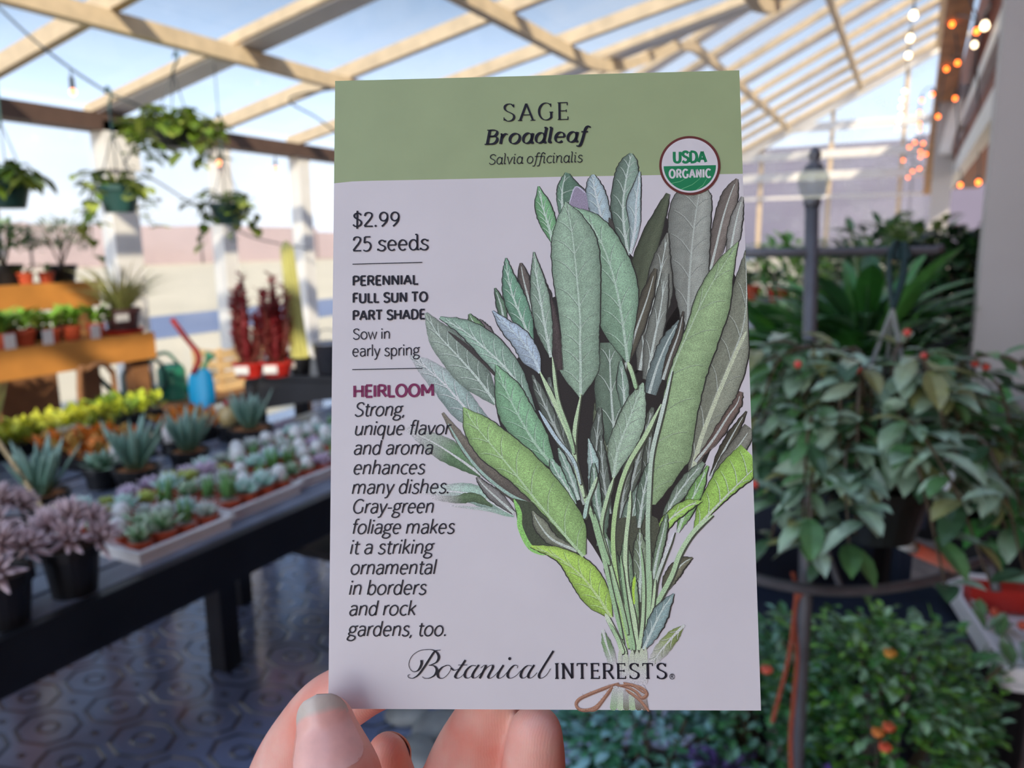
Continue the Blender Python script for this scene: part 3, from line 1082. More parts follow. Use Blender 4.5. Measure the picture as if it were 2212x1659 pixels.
leaf('1411 1230 2 2 1416 1180 9 10 1440 1130 14 11 1482 1095 14 10 1516 1082 1 1', (128, 168, 72), nv=4)
# big pale leaves of the middle
leaf('1356 782 4 4 1346 705 46 26 1332 625 40 46 1308 545 26 40 1276 485 18 26 1236 448 2 2', (108, 140, 110), vein=1.4, nv=8)
leaf('1254 858 3 3 1254 800 44 38 1253 740 46 40 1253 690 44 42 1247 610 50 50 1239 530 48 52 1231 475 30 30 1222 436 1 1', (116, 142, 116), tone=(1.04, 0.92), vein=1.4, nv=9)
leaf('1325 1032 3 3 1334 975 22 28 1356 915 24 36 1374 865 17 22 1389 827 2 2', (124, 148, 120), vein=1.3)
leaf('1276 1070 4 4 1280 1020 10 14 1277 985 8 12 1271 947 1 1', (126, 150, 138), nv=0)
# left cluster
leaf('1206 800 10 10 1196 720 14 14 1182 650 12 12 1172 600 3 3', (60, 52, 48), nv=0, rib=False)
leaf('1152 690 8 8 1140 640 12 12 1130 600 10 12 1125 568 2 2', (76, 70, 62), nv=0)
leaf('1190 772 2 2 1178 710 20 16 1166 640 20 20 1158 590 10 12 1153 544 1 1', (110, 134, 112), nv=6)
leaf('1090 700 6 6 1082 660 9 9 1069 622 1 1', (72, 98, 74), nv=0)
leaf('1152 750 2 2 1128 690 20 22 1108 640 20 24 1097 595 11 13 1093 557 1 1', (86, 128, 100), nv=7)
leaf('1064 745 6 6 1054 722 12 12 1044 706 9 9 1034 690 2 2', (88, 80, 78), nv=0)
leaf('1050 735 6 6 1036 712 12 12 1022 695 10 10 1014 678 2 2', (82, 112, 74), nv=0)
leaf('1166 806 2 2 1152 772 24 15 1124 732 21 20 1092 702 14 12 1064 671 1 1', (132, 150, 158), vein=1.25)
leaf('1064 934 10 10 1012 888 30 26 962 832 28 28 918 792 18 18 884 766 2 2', (118, 140, 130), fade=(0.45, 1.15))
leaf('1072 872 6 6 1032 818 34 30 986 766 36 34 946 722 24 28 920 676 3 3', (102, 124, 106), tone=(1.0, 0.74), nv=7, dark=False, tip=(120, 132, 118))
paint_line(mb, [(968, 716), (1010, 750), (1050, 785), (1078, 812)], (6, 16), ink((48, 44, 40)))
leaf('1150 890 8 8 1106 812 24 26 1056 760 20 36 1004 716 12 26 950 686 2 3', (112, 142, 120), tone=(1.05, 0.9), nv=8)
leaf('1140 860 3 5 1146 920 12 8 1162 960 8 8 1180 1000 2 2', (66, 68, 62), nv=0)
leaf('1192 1004 8 8 1152 952 28 34 1116 890 38 34 1090 836 22 28 1071 788 1 1', (100, 144, 104), nv=7, vein=1.35)
leaf('1242 1090 4 4 1222 1050 14 14 1200 1015 12 12 1190 990 3 3', (106, 140, 114), nv=3)
leaf('1040 1026 6 6 990 990 22 24 940 958 24 22 878 926 4 6', (74, 106, 68), fade=(0.42, 1.05), nv=0)
leaf('1110 1114 3 3 1044 1076 20 22 980 1062 14 18 900 1062 4 5', (122, 150, 132), fade=(0.5, 1.0), nv=0)
leaf('1064 1094 2 2 1024 1076 9 12 984 1078 10 8 930 1074 3 3', (66, 88, 56), fade=(0.55, 1.0), nv=0, rib=False)
paint_line(mb, [(1110, 1116), (1060, 1102), (1010, 1096), (970, 1092)], (10, 3), ink((108, 138, 118)), PAPER)
leaf('1110 1108 4 4 1076 1078 11 13 1046 1050 8 9 1030 1030 2 2', (98, 98, 92), nv=0)
leaf('1222 1168 8 8 1132 1086 14 18 1044 1010 14 18 990 944 10 12 956 892 3 3', (54, 50, 46), nv=0, rib=False, dark=False, tip=(96, 92, 78))
paint_line(mb, [(968, 915), (1000, 970), (1040, 1020), (1100, 1068), (1160, 1098), (1200, 1136)], (5, 8), ink((122, 146, 132)))
paint_poly(mb, [(1108, 1076), (1160, 1090), (1205, 1120), (1258, 1196), (1200, 1200), (1148, 1186), (1122, 1140)], ink((52, 60, 44)))
leaf('1246 1190 4 4 1194 1166 12 12 1166 1134 12 14 1150 1104 2 2', (98, 104, 84), nv=0)
paint_line(mb, [(1110, 1078), (1122, 1108), (1124, 1140), (1146, 1182), (1182, 1196)], (9, 13), ink((112, 160, 84)))
leaf('1320 1334 4 4 1292 1290 30 28 1254 1242 26 34 1206 1204 8 22 1146 1180 2 3', (132, 168, 64), tone=(0.92, 1.08), nv=7, vein=1.25)
leaf('1260 1202 2 8 1222 1158 4 52 1162 1086 8 64 1112 1022 20 58 1062 962 36 44 1026 918 26 28 1001 880 1 1', (116, 152, 84), tone=(0.9, 1.05), vein=1.3, nv=9)
# lower leaves between the stems
leaf('1340 1310 8 8 1330 1250 18 16 1318 1200 15 15 1306 1150 2 2', (70, 92, 64), nv=4)
leaf('1352 1250 6 6 1360 1170 20 22 1368 1100 20 22 1394 1030 3 3', (98, 120, 100), nv=6)
leaf('1394 1280 4 4 1388 1220 18 14 1382 1180 12 12 1382 1144 1 1', (94, 110, 80), nv=5)
leaf('1310 1080 8 8 1304 1130 10 10 1296 1180 8 8', (78, 100, 80), nv=0)
leaf('1432 1284 2 2 1448 1248 15 14 1474 1218 13 9 1496 1204 1 1', (92, 92, 70), tone=(0.6, 1.1), nv=0)
paint_poly(mb, [(1330, 1120), (1420, 1120), (1416, 1240), (1404, 1340), (1392, 1404), (1362, 1404), (1340, 1330), (1322, 1230)], ink((62, 66, 52)))
leaf('1366 1330 6 6 1358 1270 12 13 1352 1210 12 12 1350 1160 2 2', (92, 116, 84), nv=3)
leaf('1398 1330 5 5 1402 1270 11 11 1400 1210 12 11 1392 1160 2 2', (88, 104, 80), nv=3)
leaf('1340 1310 8 8 1330 1250 18 16 1318 1200 15 15 1306 1150 2 2', (74, 98, 70), nv=4)
leaf('1380 1300 5 6 1384 1230 16 15 1382 1180 12 12 1382 1142 1 1', (98, 114, 86), nv=5)
leaf('1410 1250 5 5 1420 1200 8 9 1432 1150 8 8 1440 1110 2 2', (96, 118, 88), nv=0)
leaf('1374 1380 5 5 1371 1330 9 9 1370 1280 8 8 1372 1240 1 1', (104, 132, 88), nv=0)
leaf('1250 1080 4 4 1236 1040 9 9 1220 1000 9 8 1206 968 2 2', (104, 132, 112), nv=3)
leaf('1300 1130 4 4 1290 1090 10 10 1284 1040 9 9 1282 1000 2 2', (96, 122, 100), nv=3)
leaf('1380 1140 4 4 1388 1080 14 12 1398 1030 12 10 1408 990 2 2', (84, 104, 84), nv=4)
# stems gathered to the tie
S1, S2 = ink((150, 170, 134)), ink((122, 150, 112))
for pts, w, a, b in (
    ([(1255, 850), (1241, 930), (1243, 1000), (1262, 1070), (1284, 1130), (1310, 1230), (1346, 1390)], (8, 9), S1, S2),
    ([(1166, 803), (1200, 875), (1236, 960), (1244, 1010), (1262, 1074)], (10, 8), S1, S1),
    ([(1193, 772), (1204, 860), (1228, 930), (1240, 980)], (7, 7), S1, S2),
    ([(1164, 887), (1200, 945), (1238, 994), (1254, 1046)], (8, 6), ink((146, 162, 166)), ink((140, 158, 150))),
    ([(1356, 782), (1366, 810), (1374, 840)], (9, 8), S1, S2),
    ([(1276, 1100), (1295, 1173), (1320, 1257), (1341, 1312), (1366, 1404)], (9, 9), S2, S2),
    ([(1428, 873), (1394, 940), (1356, 1005), (1334, 1075), (1324, 1165), (1334, 1270), (1358, 1400)], (9, 9), S1, ink((130, 160, 96))),
    ([(1326, 1030), (1310, 1080), (1298, 1145), (1312, 1240), (1344, 1380)], (7, 8), S1, S2),
    ([(1290, 1030), (1270, 1080), (1262, 1120)], (7, 8), S1, ink((136, 160, 150))),
    ([(1362, 1060), (1358, 1110), (1351, 1180), (1353, 1257), (1370, 1341), (1375, 1406)], (7, 10), S1, S1),
    ([(1452, 800), (1428, 897), (1408, 981), (1402, 1060), (1399, 1140), (1400, 1240), (1388, 1400)], (8, 10), ink((160, 176, 160)), S2),
    ([(1406, 1233), (1399, 1320), (1382, 1400)], (8, 12), S2, S1),
    ([(1457, 1148), (1433, 1209), (1416, 1260), (1412, 1320)], (6, 7), ink((176, 184, 172)), S2),
    ([(1540, 1112), (1500, 1146), (1469, 1194), (1450, 1245), (1418, 1305), (1394, 1360), (1384, 1402)], (9, 10), S1, S2),
    ([(1307, 1325), (1324, 1358), (1352, 1412)], (9, 10), ink((160, 178, 148)), S1),
    ([(1316, 1345), (1334, 1380), (1345, 1412)], (6, 10), S2, S1),
    ([(1345, 1300), (1356, 1360), (1364, 1404)], (7, 7), S1, S2),
    ([(1384, 1180), (1390, 1260), (1388, 1340), (1380, 1404)], (5, 8), S2, S1),
    ([(1340, 1200), (1348, 1270), (1358, 1340), (1370, 1404)], (5, 8), S2, S2),
    ([(1416, 1250), (1408, 1320), (1392, 1396)], (5, 7), S1, S1),
    ([(1300, 1150), (1318, 1220), (1340, 1300), (1356, 1370)], (5, 7), S1, S2),
    ([(1284, 1110), (1300, 1170), (1316, 1220)], (6, 7), S2, S2),
):
    paint_line(mb, [(x + 2.0, y + 2.5) for x, y in pts], (w[0] + 2.5, w[1] + 2.5), ink((56, 60, 48)))
    paint_line(mb, pts, w, a, b)
paint_line(mb, [(1371, 1245), (1368, 1275), (1370, 1305)], (7, 4), ink((136, 170, 62)))
leaf('1390 1402 4 4 1408 1362 15 17 1430 1318 15 16 1455 1282 1 1', (104, 128, 122), teeth=1.8, nv=5)
leaf('1478 1350 1 1 1456 1372 13 13 1430 1402 15 15 1406 1434 8 10', (108, 124, 66), fade=(0.45, 1.05), nv=4)
leaf('1302 1360 1 2 1308 1385 10 9 1316 1410 12 10 1324 1436 8 8', (100, 126, 86), fade=(0.5, 1.05), nv=0)
illustration = mb.build('sage_illustration', print_mat, packet)
# faded bundle, twine and cut stems at the foot
mb = MB()
F0, F1 = ink((150, 160, 134)), tuple(x * 0.93 for x in PAPER)
for pts, w in (([(1352, 1412), (1350, 1440), (1352, 1470)], (13, 15)), ([(1366, 1404), (1364, 1440), (1366, 1475)], (10, 13)), ([(1376, 1404), (1376, 1440), (1376, 1475)], (10, 12)), ([(1386, 1400), (1388, 1440), (1384, 1475)], (12, 13)), ([(1340, 1400), (1338, 1436), (1336, 1470)], (8, 8)), ([(1394, 1396), (1396, 1440), (1394, 1478)], (6, 8))):
    paint_line(mb, pts, w, F0, F1)
for k, x in enumerate((1326, 1340, 1352, 1364, 1376, 1388)):
    paint_line(mb, [(x + 4 - k, 1478), (x + 1, 1505), (x - 2 + k * 1.6, 1534)], (13, 14), F1, ink(((112, 138, 100), (140, 160, 126), (90, 96, 74), (128, 150, 112), (84, 76, 62), (96, 84, 70))[k]))
mb.build('stem_bundle_print', print_mat, packet)
mb = MB()
TW, TW2 = ink((132, 100, 80)), ink((104, 74, 58))
for pts, w in (
    ([(1336, 1474), (1308, 1484), (1272, 1498), (1250, 1509), (1243, 1521), (1252, 1531), (1270, 1532), (1288, 1524), (1306, 1504), (1322, 1482)], 6),
    ([(1262, 1532), (1284, 1532), (1300, 1514), (1316, 1490)], 4),
    ([(1328, 1478), (1352, 1482), (1372, 1492), (1386, 1506), (1396, 1498), (1388, 1486), (1370, 1480), (1346, 1474)], 6),
    ([(1350, 1488), (1368, 1500), (1384, 1514), (1400, 1534)], 6),
    ([(1340, 1480), (1362, 1478), (1392, 1496)], 4),
):
    paint_line(mb, [(x + 1.5, y + 2) for x, y in pts], w, TW2)
    paint_line(mb, pts, w * 0.7, TW)
    rr = random.Random(3)
    sp = smooth_path([p + (0,) for p in pts], 5)
    for q in sp[::3]:
        an = rr.uniform(0, 6.28)
        paint_line(mb, [(q.x, q.y), (q.x + 6 * math.cos(an), q.y + 6 * math.sin(an))], 0.9, TW2, z=_lay[0] * LAYER)
mb.build('twine_print', print_mat, packet)

# ---- round certification seal
seal = None
SE = uv(1489.6, 358.1)


def disc(mb, r, z, col, half=False, r0=0.0):
    n = 64
    if half:
        y0 = uv(1489.6, 358.6)[1] - SE[1]
        pts = []
        a0 = math.asin(y0 / r)
        for q in range(n + 1):
            a = math.pi - a0 + (math.pi + 2 * a0) * q / n
            pts.append((SE[0] + r * math.cos(a), SE[1] + r * math.sin(a), z))
        mb.add(pts, [tuple(range(n + 1))], col)
    elif r0:
        ribbon(mb, [(SE[0] + (r + r0) / 2 * math.cos(2 * math.pi * q / n), SE[1] + (r + r0) / 2 * math.sin(2 * math.pi * q / n)) for q in range(n + 1)], [r - r0] * (n + 1), z, col)
    else:
        mb.add([(SE[0] + r * math.cos(2 * math.pi * q / n), SE[1] + r * math.sin(2 * math.pi * q / n), z) for q in range(n)], [tuple(range(n))], col)


mb = MB()
disc(mb, 64 * PXM, 174e-6, (0.81, 0.79, 0.785))
seal = mb.build('organic_seal', type_mat, packet)
mb = MB()
disc(mb, 66.6 * PXM, 175e-6, ink((76, 38, 34)), r0=61.2 * PXM)
mb.build('seal_ring', type_mat, seal)
mb = MB()
GR = ink((24, 96, 60))
disc(mb, 57.0 * PXM, 175e-6, GR, half=True)
for k, (p, q) in enumerate((((1449, 397), (1484, 384)), ((1472, 409), (1512, 386)), ((1504, 411), (1526, 387)))):
    ribbon(mb, [uv(*p), uv((p[0] + q[0]) / 2 + 3, (p[1] + q[1]) / 2 + 2), uv(*q)], [1.3 * PXM, 1.2 * PXM, 0.6 * PXM], 176e-6, ink((80, 140, 96)))
mb.build('seal_field', type_mat, seal)
mb = MB()
lettering(mb, 'USDA', (1455, 351.4), (1524, 350.8), 17.0, 6.6, GR, thin=5.4, z=177e-6)
lettering(mb, 'ORGANIC', (1446, 384.8), (1534, 383.7), 13.0, 4.4, (0.81, 0.79, 0.785), thin=3.6, z=177e-6, track=16)
mb.build('seal_lettering', type_mat, seal)

assert _lay[0] * LAYER < 168e-6
# ---------------------------------------------------------------- the hand pinching the packet
hand = thing('hand', 'bare hand pinching the packet corner between thumb and curled fingers', 'hand')
skin, nt, b = principled('skin')
tc = nt.nodes.new('ShaderNodeTexCoord')
n1 = nt.nodes.new('ShaderNodeTexNoise')
n1.inputs['Scale'].default_value, n1.inputs['Detail'].default_value = 70.0, 5
nt.links.new(tc.outputs['Object'], n1.inputs['Vector'])
cr = nt.nodes.new('ShaderNodeValToRGB')
cr.color_ramp.elements[0].position, cr.color_ramp.elements[0].color = 0.32, lin((242, 156, 134)) + (1,)
cr.color_ramp.elements[1].position, cr.color_ramp.elements[1].color = 0.70, lin((255, 208, 190)) + (1,)
nt.links.new(n1.outputs['Fac'], cr.inputs[0])
nt.links.new(cr.outputs[0], b.inputs['Base Color'])
b.inputs['Roughness'].default_value = 0.48
b.inputs['Subsurface Weight'].default_value = 0.35
b.inputs['Subsurface Radius'].default_value = (1.0, 0.35, 0.2)
b.inputs['Subsurface Scale'].default_value = 0.004
wv = nt.nodes.new('ShaderNodeTexWave')
wv.inputs['Scale'].default_value, wv.inputs['Distortion'].default_value = 620.0, 5.0
wv.inputs['Detail'].default_value = 3
nt.links.new(tc.outputs['Object'], wv.inputs['Vector'])
bp = nt.nodes.new('ShaderNodeBump')
bp.inputs['Strength'].default_value, bp.inputs['Distance'].default_value = 0.10, 0.0002
nt.links.new(wv.outputs['Fac'], bp.inputs['Height'])
nt.links.new(bp.outputs[0], b.inputs['Normal'])


def digit(mb, nodes, flat=1.0):
    """a finger: nodes of pixel x, pixel y, distance from the lens, radius in pixels"""
    pts = [atd(q[0], q[1], q[2]) for q in nodes]
    rad = [q[3] * q[2] / F for q in nodes]
    sp = smooth_path(pts, 8)
    rs = [v.x for v in smooth_path([(r, 0, 0) for r in rad], 8)]
    m = len(sp)
    # a rounded fingertip at the first node
    d0 = (sp[0] - sp[1]).normalized()
    cap = [(0.98, 0.16), (0.9, 0.42), (0.72, 0.68), (0.45, 0.88), (0.12, 0.985)]
    sp = [sp[0] + d0 * (rs[0] * c) for c, s in cap] + sp
    rs = [rs[0] * s for c, s in cap] + rs
    mb.tube(sp, lambda t: rs[min(len(rs) - 1, int(round(t * (len(rs) - 1))))], 22)
    return pts, rad


mb = MB()
THUMB = [(704, 1566, 0.1432, 64), (712, 1612, 0.1424, 80), (726, 1680, 0.1412, 98), (740, 1760, 0.141, 98), (752, 1850, 0.142, 92), (772, 1960, 0.146, 104), (800, 2120, 0.156, 128), (850, 2320, 0.172, 150)]
digit(mb, THUMB)
digit(mb, [(838, 1476, 0.1610, 48), (778, 1492, 0.1645, 62), (716, 1526, 0.168, 72), (668, 1584, 0.172, 76), (628, 1662, 0.176, 84), (596, 1770, 0.180, 88), (590, 1900, 0.183, 92), (640, 2080, 0.185, 100), (760, 2320, 0.186, 130)])
digit(mb, [(836, 1626, 0.1640, 44), (842, 1672, 0.166, 54), (848, 1740, 0.170, 64), (838, 1840, 0.176, 72), (816, 1960, 0.181, 82), (800, 2110, 0.184, 95), (840, 2320, 0.186, 120)])
digit(mb, [(1066, 1516, 0.1590, 60), (1048, 1566, 0.1615, 74), (1016, 1640, 0.165, 86), (980, 1730, 0.169, 88), (945, 1830, 0.174, 88), (925, 1960, 0.179, 88), (920, 2110, 0.183, 92), (920, 2320, 0.186, 120)])
digit(mb, [(1156, 1584, 0.1505, 60), (1154, 1640, 0.1525, 68), (1146, 1720, 0.156, 74), (1118, 1820, 0.162, 76), (1076, 1940, 0.170, 78), (1034, 2100, 0.178, 84), (1000, 2320, 0.184, 110)])
pb = MB()
o_ = len(mb.v)
for x, y, w, r in ((800, 2300, 0.182, 170), (900, 2330, 0.183, 170), (970, 2350, 0.184, 150), (860, 2520, 0.184, 190), (930, 2540, 0.184, 180), (890, 2760, 0.186, 185)):
    c = atd(x, y, w)
    mb.ball(c, r * w / F, n=20, m=14)
mb.tube([atd(890, 2700, 0.186), atd(885, 2900, 0.190), atd(870, 3300, 0.2), atd(860, 3900, 0.22)], [0.020, 0.0195, 0.022, 0.027], 20)
palm = mb.build('palm_and_fingers', skin, hand, smooth=True)
rm = palm.modifiers.new('join', 'REMESH')
rm.mode, rm.voxel_size, rm.use_smooth_shade = 'VOXEL', 0.0008, True
sm = palm.modifiers.new('soften', 'SMOOTH')
sm.factor, sm.iterations = 0.5, 7

nail_mat = vmat('finger_nail', rough=0.28, scale=500.0, amt=0.05, spec=0.6)


def nail(nodes, wide, off, s0, s1, parent, cols, lift=1.03, name='thumbnail', toward=-1.0):
    """a curved nail plate lying on the finger NODES, from beyond its tip (s0 < 0) to its root s1, in pixels along the finger"""
    P = [atd(q[0], q[1], q[2]) for q in nodes[:4]]
    r = [q[3] * q[2] / F for q in nodes[:4]]
    ax = (P[2] - P[0]).normalized()
    toC = (-FWD * -toward)
    toC = (toC - ax * toC.dot(ax)).normalized()
    sd = ax.cross(toC).normalized()
    mb = MB()
    NS, NT = 22, 16
    vs, cs = [], []
    k = nodes[0][2] / F
    for i in range(NS + 1):
        s = s0 + (s1 - s0) * i / NS
        t = i / NS
        prof = min(1.0, math.sqrt(max(0.0, 1 - (1 - min(1, t / 0.46)) ** 2)))
        prof *= min(1.0, math.sqrt(max(0.02, 1 - max(0.0, (t - 0.78) / 0.24) ** 2)))
        # centre and radius of the finger there
        d = s * k
        L1 = (P[1] - P[0]).dot(ax)
        L2 = (P[2] - P[0]).dot(ax)
        if d < L1:
            u_ = d / L1
            c = P[0] + (P[1] - P[0]) * u_
            rr_ = r[0] + (r[1] - r[0]) * u_
        else:
            u_ = (d - L1) / (L2 - L1)
            c = P[1] + (P[2] - P[1]) * u_
            rr_ = r[1] + (r[2] - r[1]) * u_
        rr_ = max(rr_, r[0] * 0.98)
        for j in range(NT + 1):
            a = math.radians(off + wide * prof * (2 * j / NT - 1))
            q = rr_ * lift
            p = c + sd * (math.sin(a) * q) + toC * (math.cos(a) * q)
            vs.append(p)
            e = abs(2 * j / NT - 1)
            edge = cols[0]
            bed = cols[1]
            f = max(0.0, min(1.0, (t - 0.20 - 0.10 * e ** 3) / 0.06))
            c_ = tuple(edge[x] + (bed[x] - edge[x]) * f for x in range(3))
            if t > 0.82:
                g = (t - 0.82) / 0.18
                c_ = tuple(c_[x] + (cols[2][x] - c_[x]) * g * 0.6 for x in range(3))
            cs.append(c_)
    o2 = len(vs)
    mb.add(vs + [v - toC * 0.0005 for v in vs], [(i * (NT + 1) + j, i * (NT + 1) + j + 1, (i + 1) * (NT + 1) + j + 1, (i + 1) * (NT + 1) + j) for i in range(NS) for j in range(NT)]
           + [(o2 + i * (NT + 1) + j, o2 + (i + 1) * (NT + 1) + j, o2 + (i + 1) * (NT + 1) + j + 1, o2 + i * (NT + 1) + j + 1) for i in range(NS) for j in range(NT)]
           + [(j + 1, j, o2 + j, o2 + j + 1) for j in range(NT)], cs + cs)
    o = mb.build(name, nail_mat, parent, smooth=True)
    return o


o = nail(THUMB, 60, -10, -72, 84, hand, (lin((214, 204, 190)), lin((250, 194, 180)), lin((254, 214, 202))))
o['label'] = 'thumbnail with a grey free edge'
# the middle fingertip is seen from its pad: only the free edge of its nail shows, as a thin arc behind it
mb = MB()
vs = []
NA = 18
for w in (0.1655, 0.1745):
    for rad in (46.0, 49.5):
        for i in range(NA + 1):
            a = math.radians(118 - 140 * i / NA)
            e = math.sin(math.pi * i / NA) ** 0.4
            q = 45.5 + (rad - 45.5) * (0.25 + 0.75 * e)
            vs.append(atd(840 + q * math.cos(a), 1628 - q * math.sin(a), w) - UPV * (0.0 if w < 0.17 else 0.003))
n = NA + 1
fs = []
for i in range(NA):
    fs += [(i, i + 1, n + i + 1, n + i), (2 * n + i + 1, 2 * n + i, 3 * n + i, 3 * n + i + 1), (n + i, n + i + 1, 3 * n + i + 1, 3 * n + i), (i + 1, i, 2 * n + i, 2 * n + i + 1)]
mb.add(vs, fs + [(0, n, 3 * n, 2 * n), (NA, 2 * n + NA, 3 * n + NA, n + NA)], lin((244, 214, 192)))
mb.build('fingernail', nail_mat, hand, smooth=True)
# ---------------------------------------------------------------- plants and benches on the left
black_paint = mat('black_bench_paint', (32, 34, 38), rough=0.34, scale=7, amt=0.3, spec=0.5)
slat_paint = mat('sky_sheen_slats', (122, 132, 146), rough=0.28, scale=9, amt=0.3, spec=0.5)  # black slats lightened to blue-grey, the reflected sky put into their colour
black_plastic = mat('black_plastic', (22, 23, 25), rough=0.45, scale=30, amt=0.1)
terracotta = mat('terracotta_plastic', (196, 84, 50), rough=0.55, scale=30, amt=0.1)
red_plastic = mat('red_plastic', (190, 44, 34), rough=0.4, scale=30, amt=0.06)
white_tray = mat('white_tray', (252, 250, 244), rough=0.5, scale=20, amt=0.06)
soil_mat = mat('potting_soil', (88, 62, 44), rough=0.95, scale=120, amt=0.4, bump=0.3)
gravel_mat = mat('pale_gravel', (176, 170, 156), rough=0.9, scale=150, amt=0.4, bump=0.4)
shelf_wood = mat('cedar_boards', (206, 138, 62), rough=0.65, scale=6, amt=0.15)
leg_wood = mat('brown_timber', (150, 104, 66), rough=0.7, scale=8, amt=0.2)  # one even brown for legs, hoop, low bench and panel
green_plastic = mat('dark_green_plastic', (48, 88, 84), rough=0.4, scale=10, amt=0.08)
can_green = mat('green_watering_can', (44, 130, 98), rough=0.35, scale=10, amt=0.06)
crate_wood = mat('pale_crate_wood', (226, 190, 136), rough=0.7, scale=10, amt=0.12)
can_dark = mat('deep_green_watering_can', (22, 66, 60), rough=0.35, scale=10, amt=0.06)
cyan_plastic = mat('turquoise_plastic', (24, 190, 236), rough=0.35, scale=10, amt=0.03)
card_white = mat('white_card', (232, 230, 224), rough=0.6, scale=20, amt=0.04)
metal_grey = mat('galvanised_metal', (150, 154, 162), rough=0.4, metal=0.6, scale=20, amt=0.1)
plant_mat = vmat('plant_leaves', rough=0.45, scale=60, amt=0.18, spec=0.5, trans=0.12)
fleshy_mat = vmat('succulent_flesh', rough=0.33, scale=80, amt=0.12, spec=0.7)
wire_mat = mat('dark_cable', (70, 80, 84), rough=0.5, scale=20, amt=0.1)


def sh(c, k):
    return tuple(min(1.0, x * k) for x in c)


def pot_parts(parent, rt, rb, h, m, soil=soil_mat, z=0.0, n=20):
    mb = MB()
    mb.lathe([(0, z), (rb, z), (rb + (rt - rb) * 0.8, z + h * 0.8), (rt * 1.06, z + h * 0.8), (rt * 1.06, z + h), (rt * 0.96, z + h), (rt * 0.92, z + h * 0.84), (0, z + h * 0.84)], n)
    mb.build('pot', m, parent, smooth=False)
    mb = MB()
    mb.lathe([(rt * 0.92, z + h * 0.86), (rt * 0.5, z + h * 0.90), (0, z + h * 0.92)], 14)
    mb.build('soil', soil, parent)


def stand(x, y, r, z=0.75):
    """where a pot stands whose near foot shows at the pixel x, y"""
    p = atz(x, y, z)
    d = Vector((p.x, p.y, 0)).normalized()
    return p + d * r


# -- the near slatted bench
bench = thing('plant_bench', 'long black slatted plant bench in the near left, holding succulent trays', 'bench', (-1.42, -0.7, 0))
mb = MB()
nsl = 8
for k in range(nsl):
    mb.box((-0.075 - 0.100 * k, 1.85, 0.74), (0.086, 3.7, 0.02))
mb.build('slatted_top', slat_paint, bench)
mb = MB()
mb.box((-0.012, 1.85, 0.695), (0.024, 3.72, 0.11))
mb.build('apron', black_paint, bench)
mb = MB()
mb.box((-0.80, 1.85, 0.69), (0.024, 3.72, 0.09))
mb.build('apron', black_paint, bench)
for y in (0.05, 1.2, 2.44, 3.6):
    mb = MB()
    mb.box((-0.406, y, 0.70), (0.76, 0.05, 0.06))
    mb.build('cross_rail', black_paint, bench)
for x, y in ((-0.06, 0.05), (-0.06, 3.6), (-0.62, 2.44), (-0.75, 0.05), (-0.75, 3.6)):
    mb = MB()
    mb.box((x, y, 0.345), (0.075, 0.075, 0.69))
    mb.build('leg', black_paint, bench)
mb = MB()
mb.box((-0.40, 2.76, 0.40), (0.62, 0.30, 0.03))
mb.build('lower_shelf', black_paint, bench)
rb_ = thing('rear_bench', 'black slatted rear bench of sunlit yellow and orange flats, behind the near one', 'bench', (-2.30, -0.7, 0))
mb = MB()
for k in range(7):
    mb.box((-0.05 - 0.100 * k, 1.44, 0.73), (0.086, 2.88, 0.02))
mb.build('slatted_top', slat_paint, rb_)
mb = MB()
mb.box((-0.012, 1.44, 0.685), (0.024, 2.9, 0.10))
mb.build('apron', black_paint, rb_)
for x in (-0.06, -0.62):
    for y in (0.05, 2.82):
        mb = MB()
        mb.box((x, y, 0.36), (0.06, 0.06, 0.72))
        mb.build('leg', black_paint, rb_)

# -- succulents in black pots along the near edge
def rosette(mb, n, length, width, thick, c0, c1, lo=8, hi=80, curve=0.5, z=0.0, rad=0.006, seed=1, jit=0.2):
    rr = random.Random(seed)
    for k in range(n):
        t = k / max(1, n - 1)
        az = k * 2.39996 + rr.uniform(-jit, jit)
        el = math.radians(lo + (hi - lo) * t + rr.uniform(-5, 5))
        d = (math.cos(az) * math.cos(el), math.sin(az) * math.cos(el), math.sin(el))
        L = length * (1 - 0.45 * t) * rr.uniform(0.88, 1.1)
        q = rr.uniform(0.85, 1.15)
        mb.fleshy((math.cos(az) * rad, math.sin(az) * rad, z + 0.012 * t), d, L, width * (1 - 0.3 * t), thick, sh(c0, q), sh(c1, q), curve=curve)


def bushy_succulent(name, label, px, py, r, seed, rt=0.056, h=0.105, heads=9, spread=0.07):
    p = stand(px, py, rt * 0.8)
    o = thing(name, label, 'succulent', p, group='lilac succulents in black pots')
    pot_parts(o, rt, rt * 0.76, h, black_plastic)
    rr = random.Random(seed)
    mb = MB()
    for k in range(heads):
        a, q = k * 2.4, spread * math.sqrt((k + 0.3) / heads)
        c = (q * math.cos(a), q * math.sin(a), h + 0.012 + 0.045 * (1 - (q / spread) ** 2))
        sub = MB()
        rosette(sub, 26, 0.052, 0.015, 0.007, lin((164, 138, 132)), lin((242, 220, 222)), lo=-5, hi=80, curve=0.35, seed=seed + k, rad=0.004)
        tilt = Matrix.Translation(c) @ Matrix.Rotation(q / spread * 0.9, 4, Vector((-math.sin(a), math.cos(a), 0)))
        mb.add([tilt @ Vector(v) for v in sub.v], sub.f, sub.c)
    mb.build('leaves', fleshy_mat, o, smooth=True)
    return o


bushy_succulent('lilac_succulent', 'bushy lilac succulent in a black pot, at the corner of the nearest white tray', 165, 1296, 0.05, 3)
bushy_succulent('lilac_succulent', 'lilac succulent in a black pot cut off by the picture edge, by the bench apron', 14, 1366, 0.05, 9, heads=7)
bushy_succulent('lilac_succulent', 'lilac succulent standing behind the other two, further in from the bench apron', 8, 1246, 0.05, 15, heads=8)


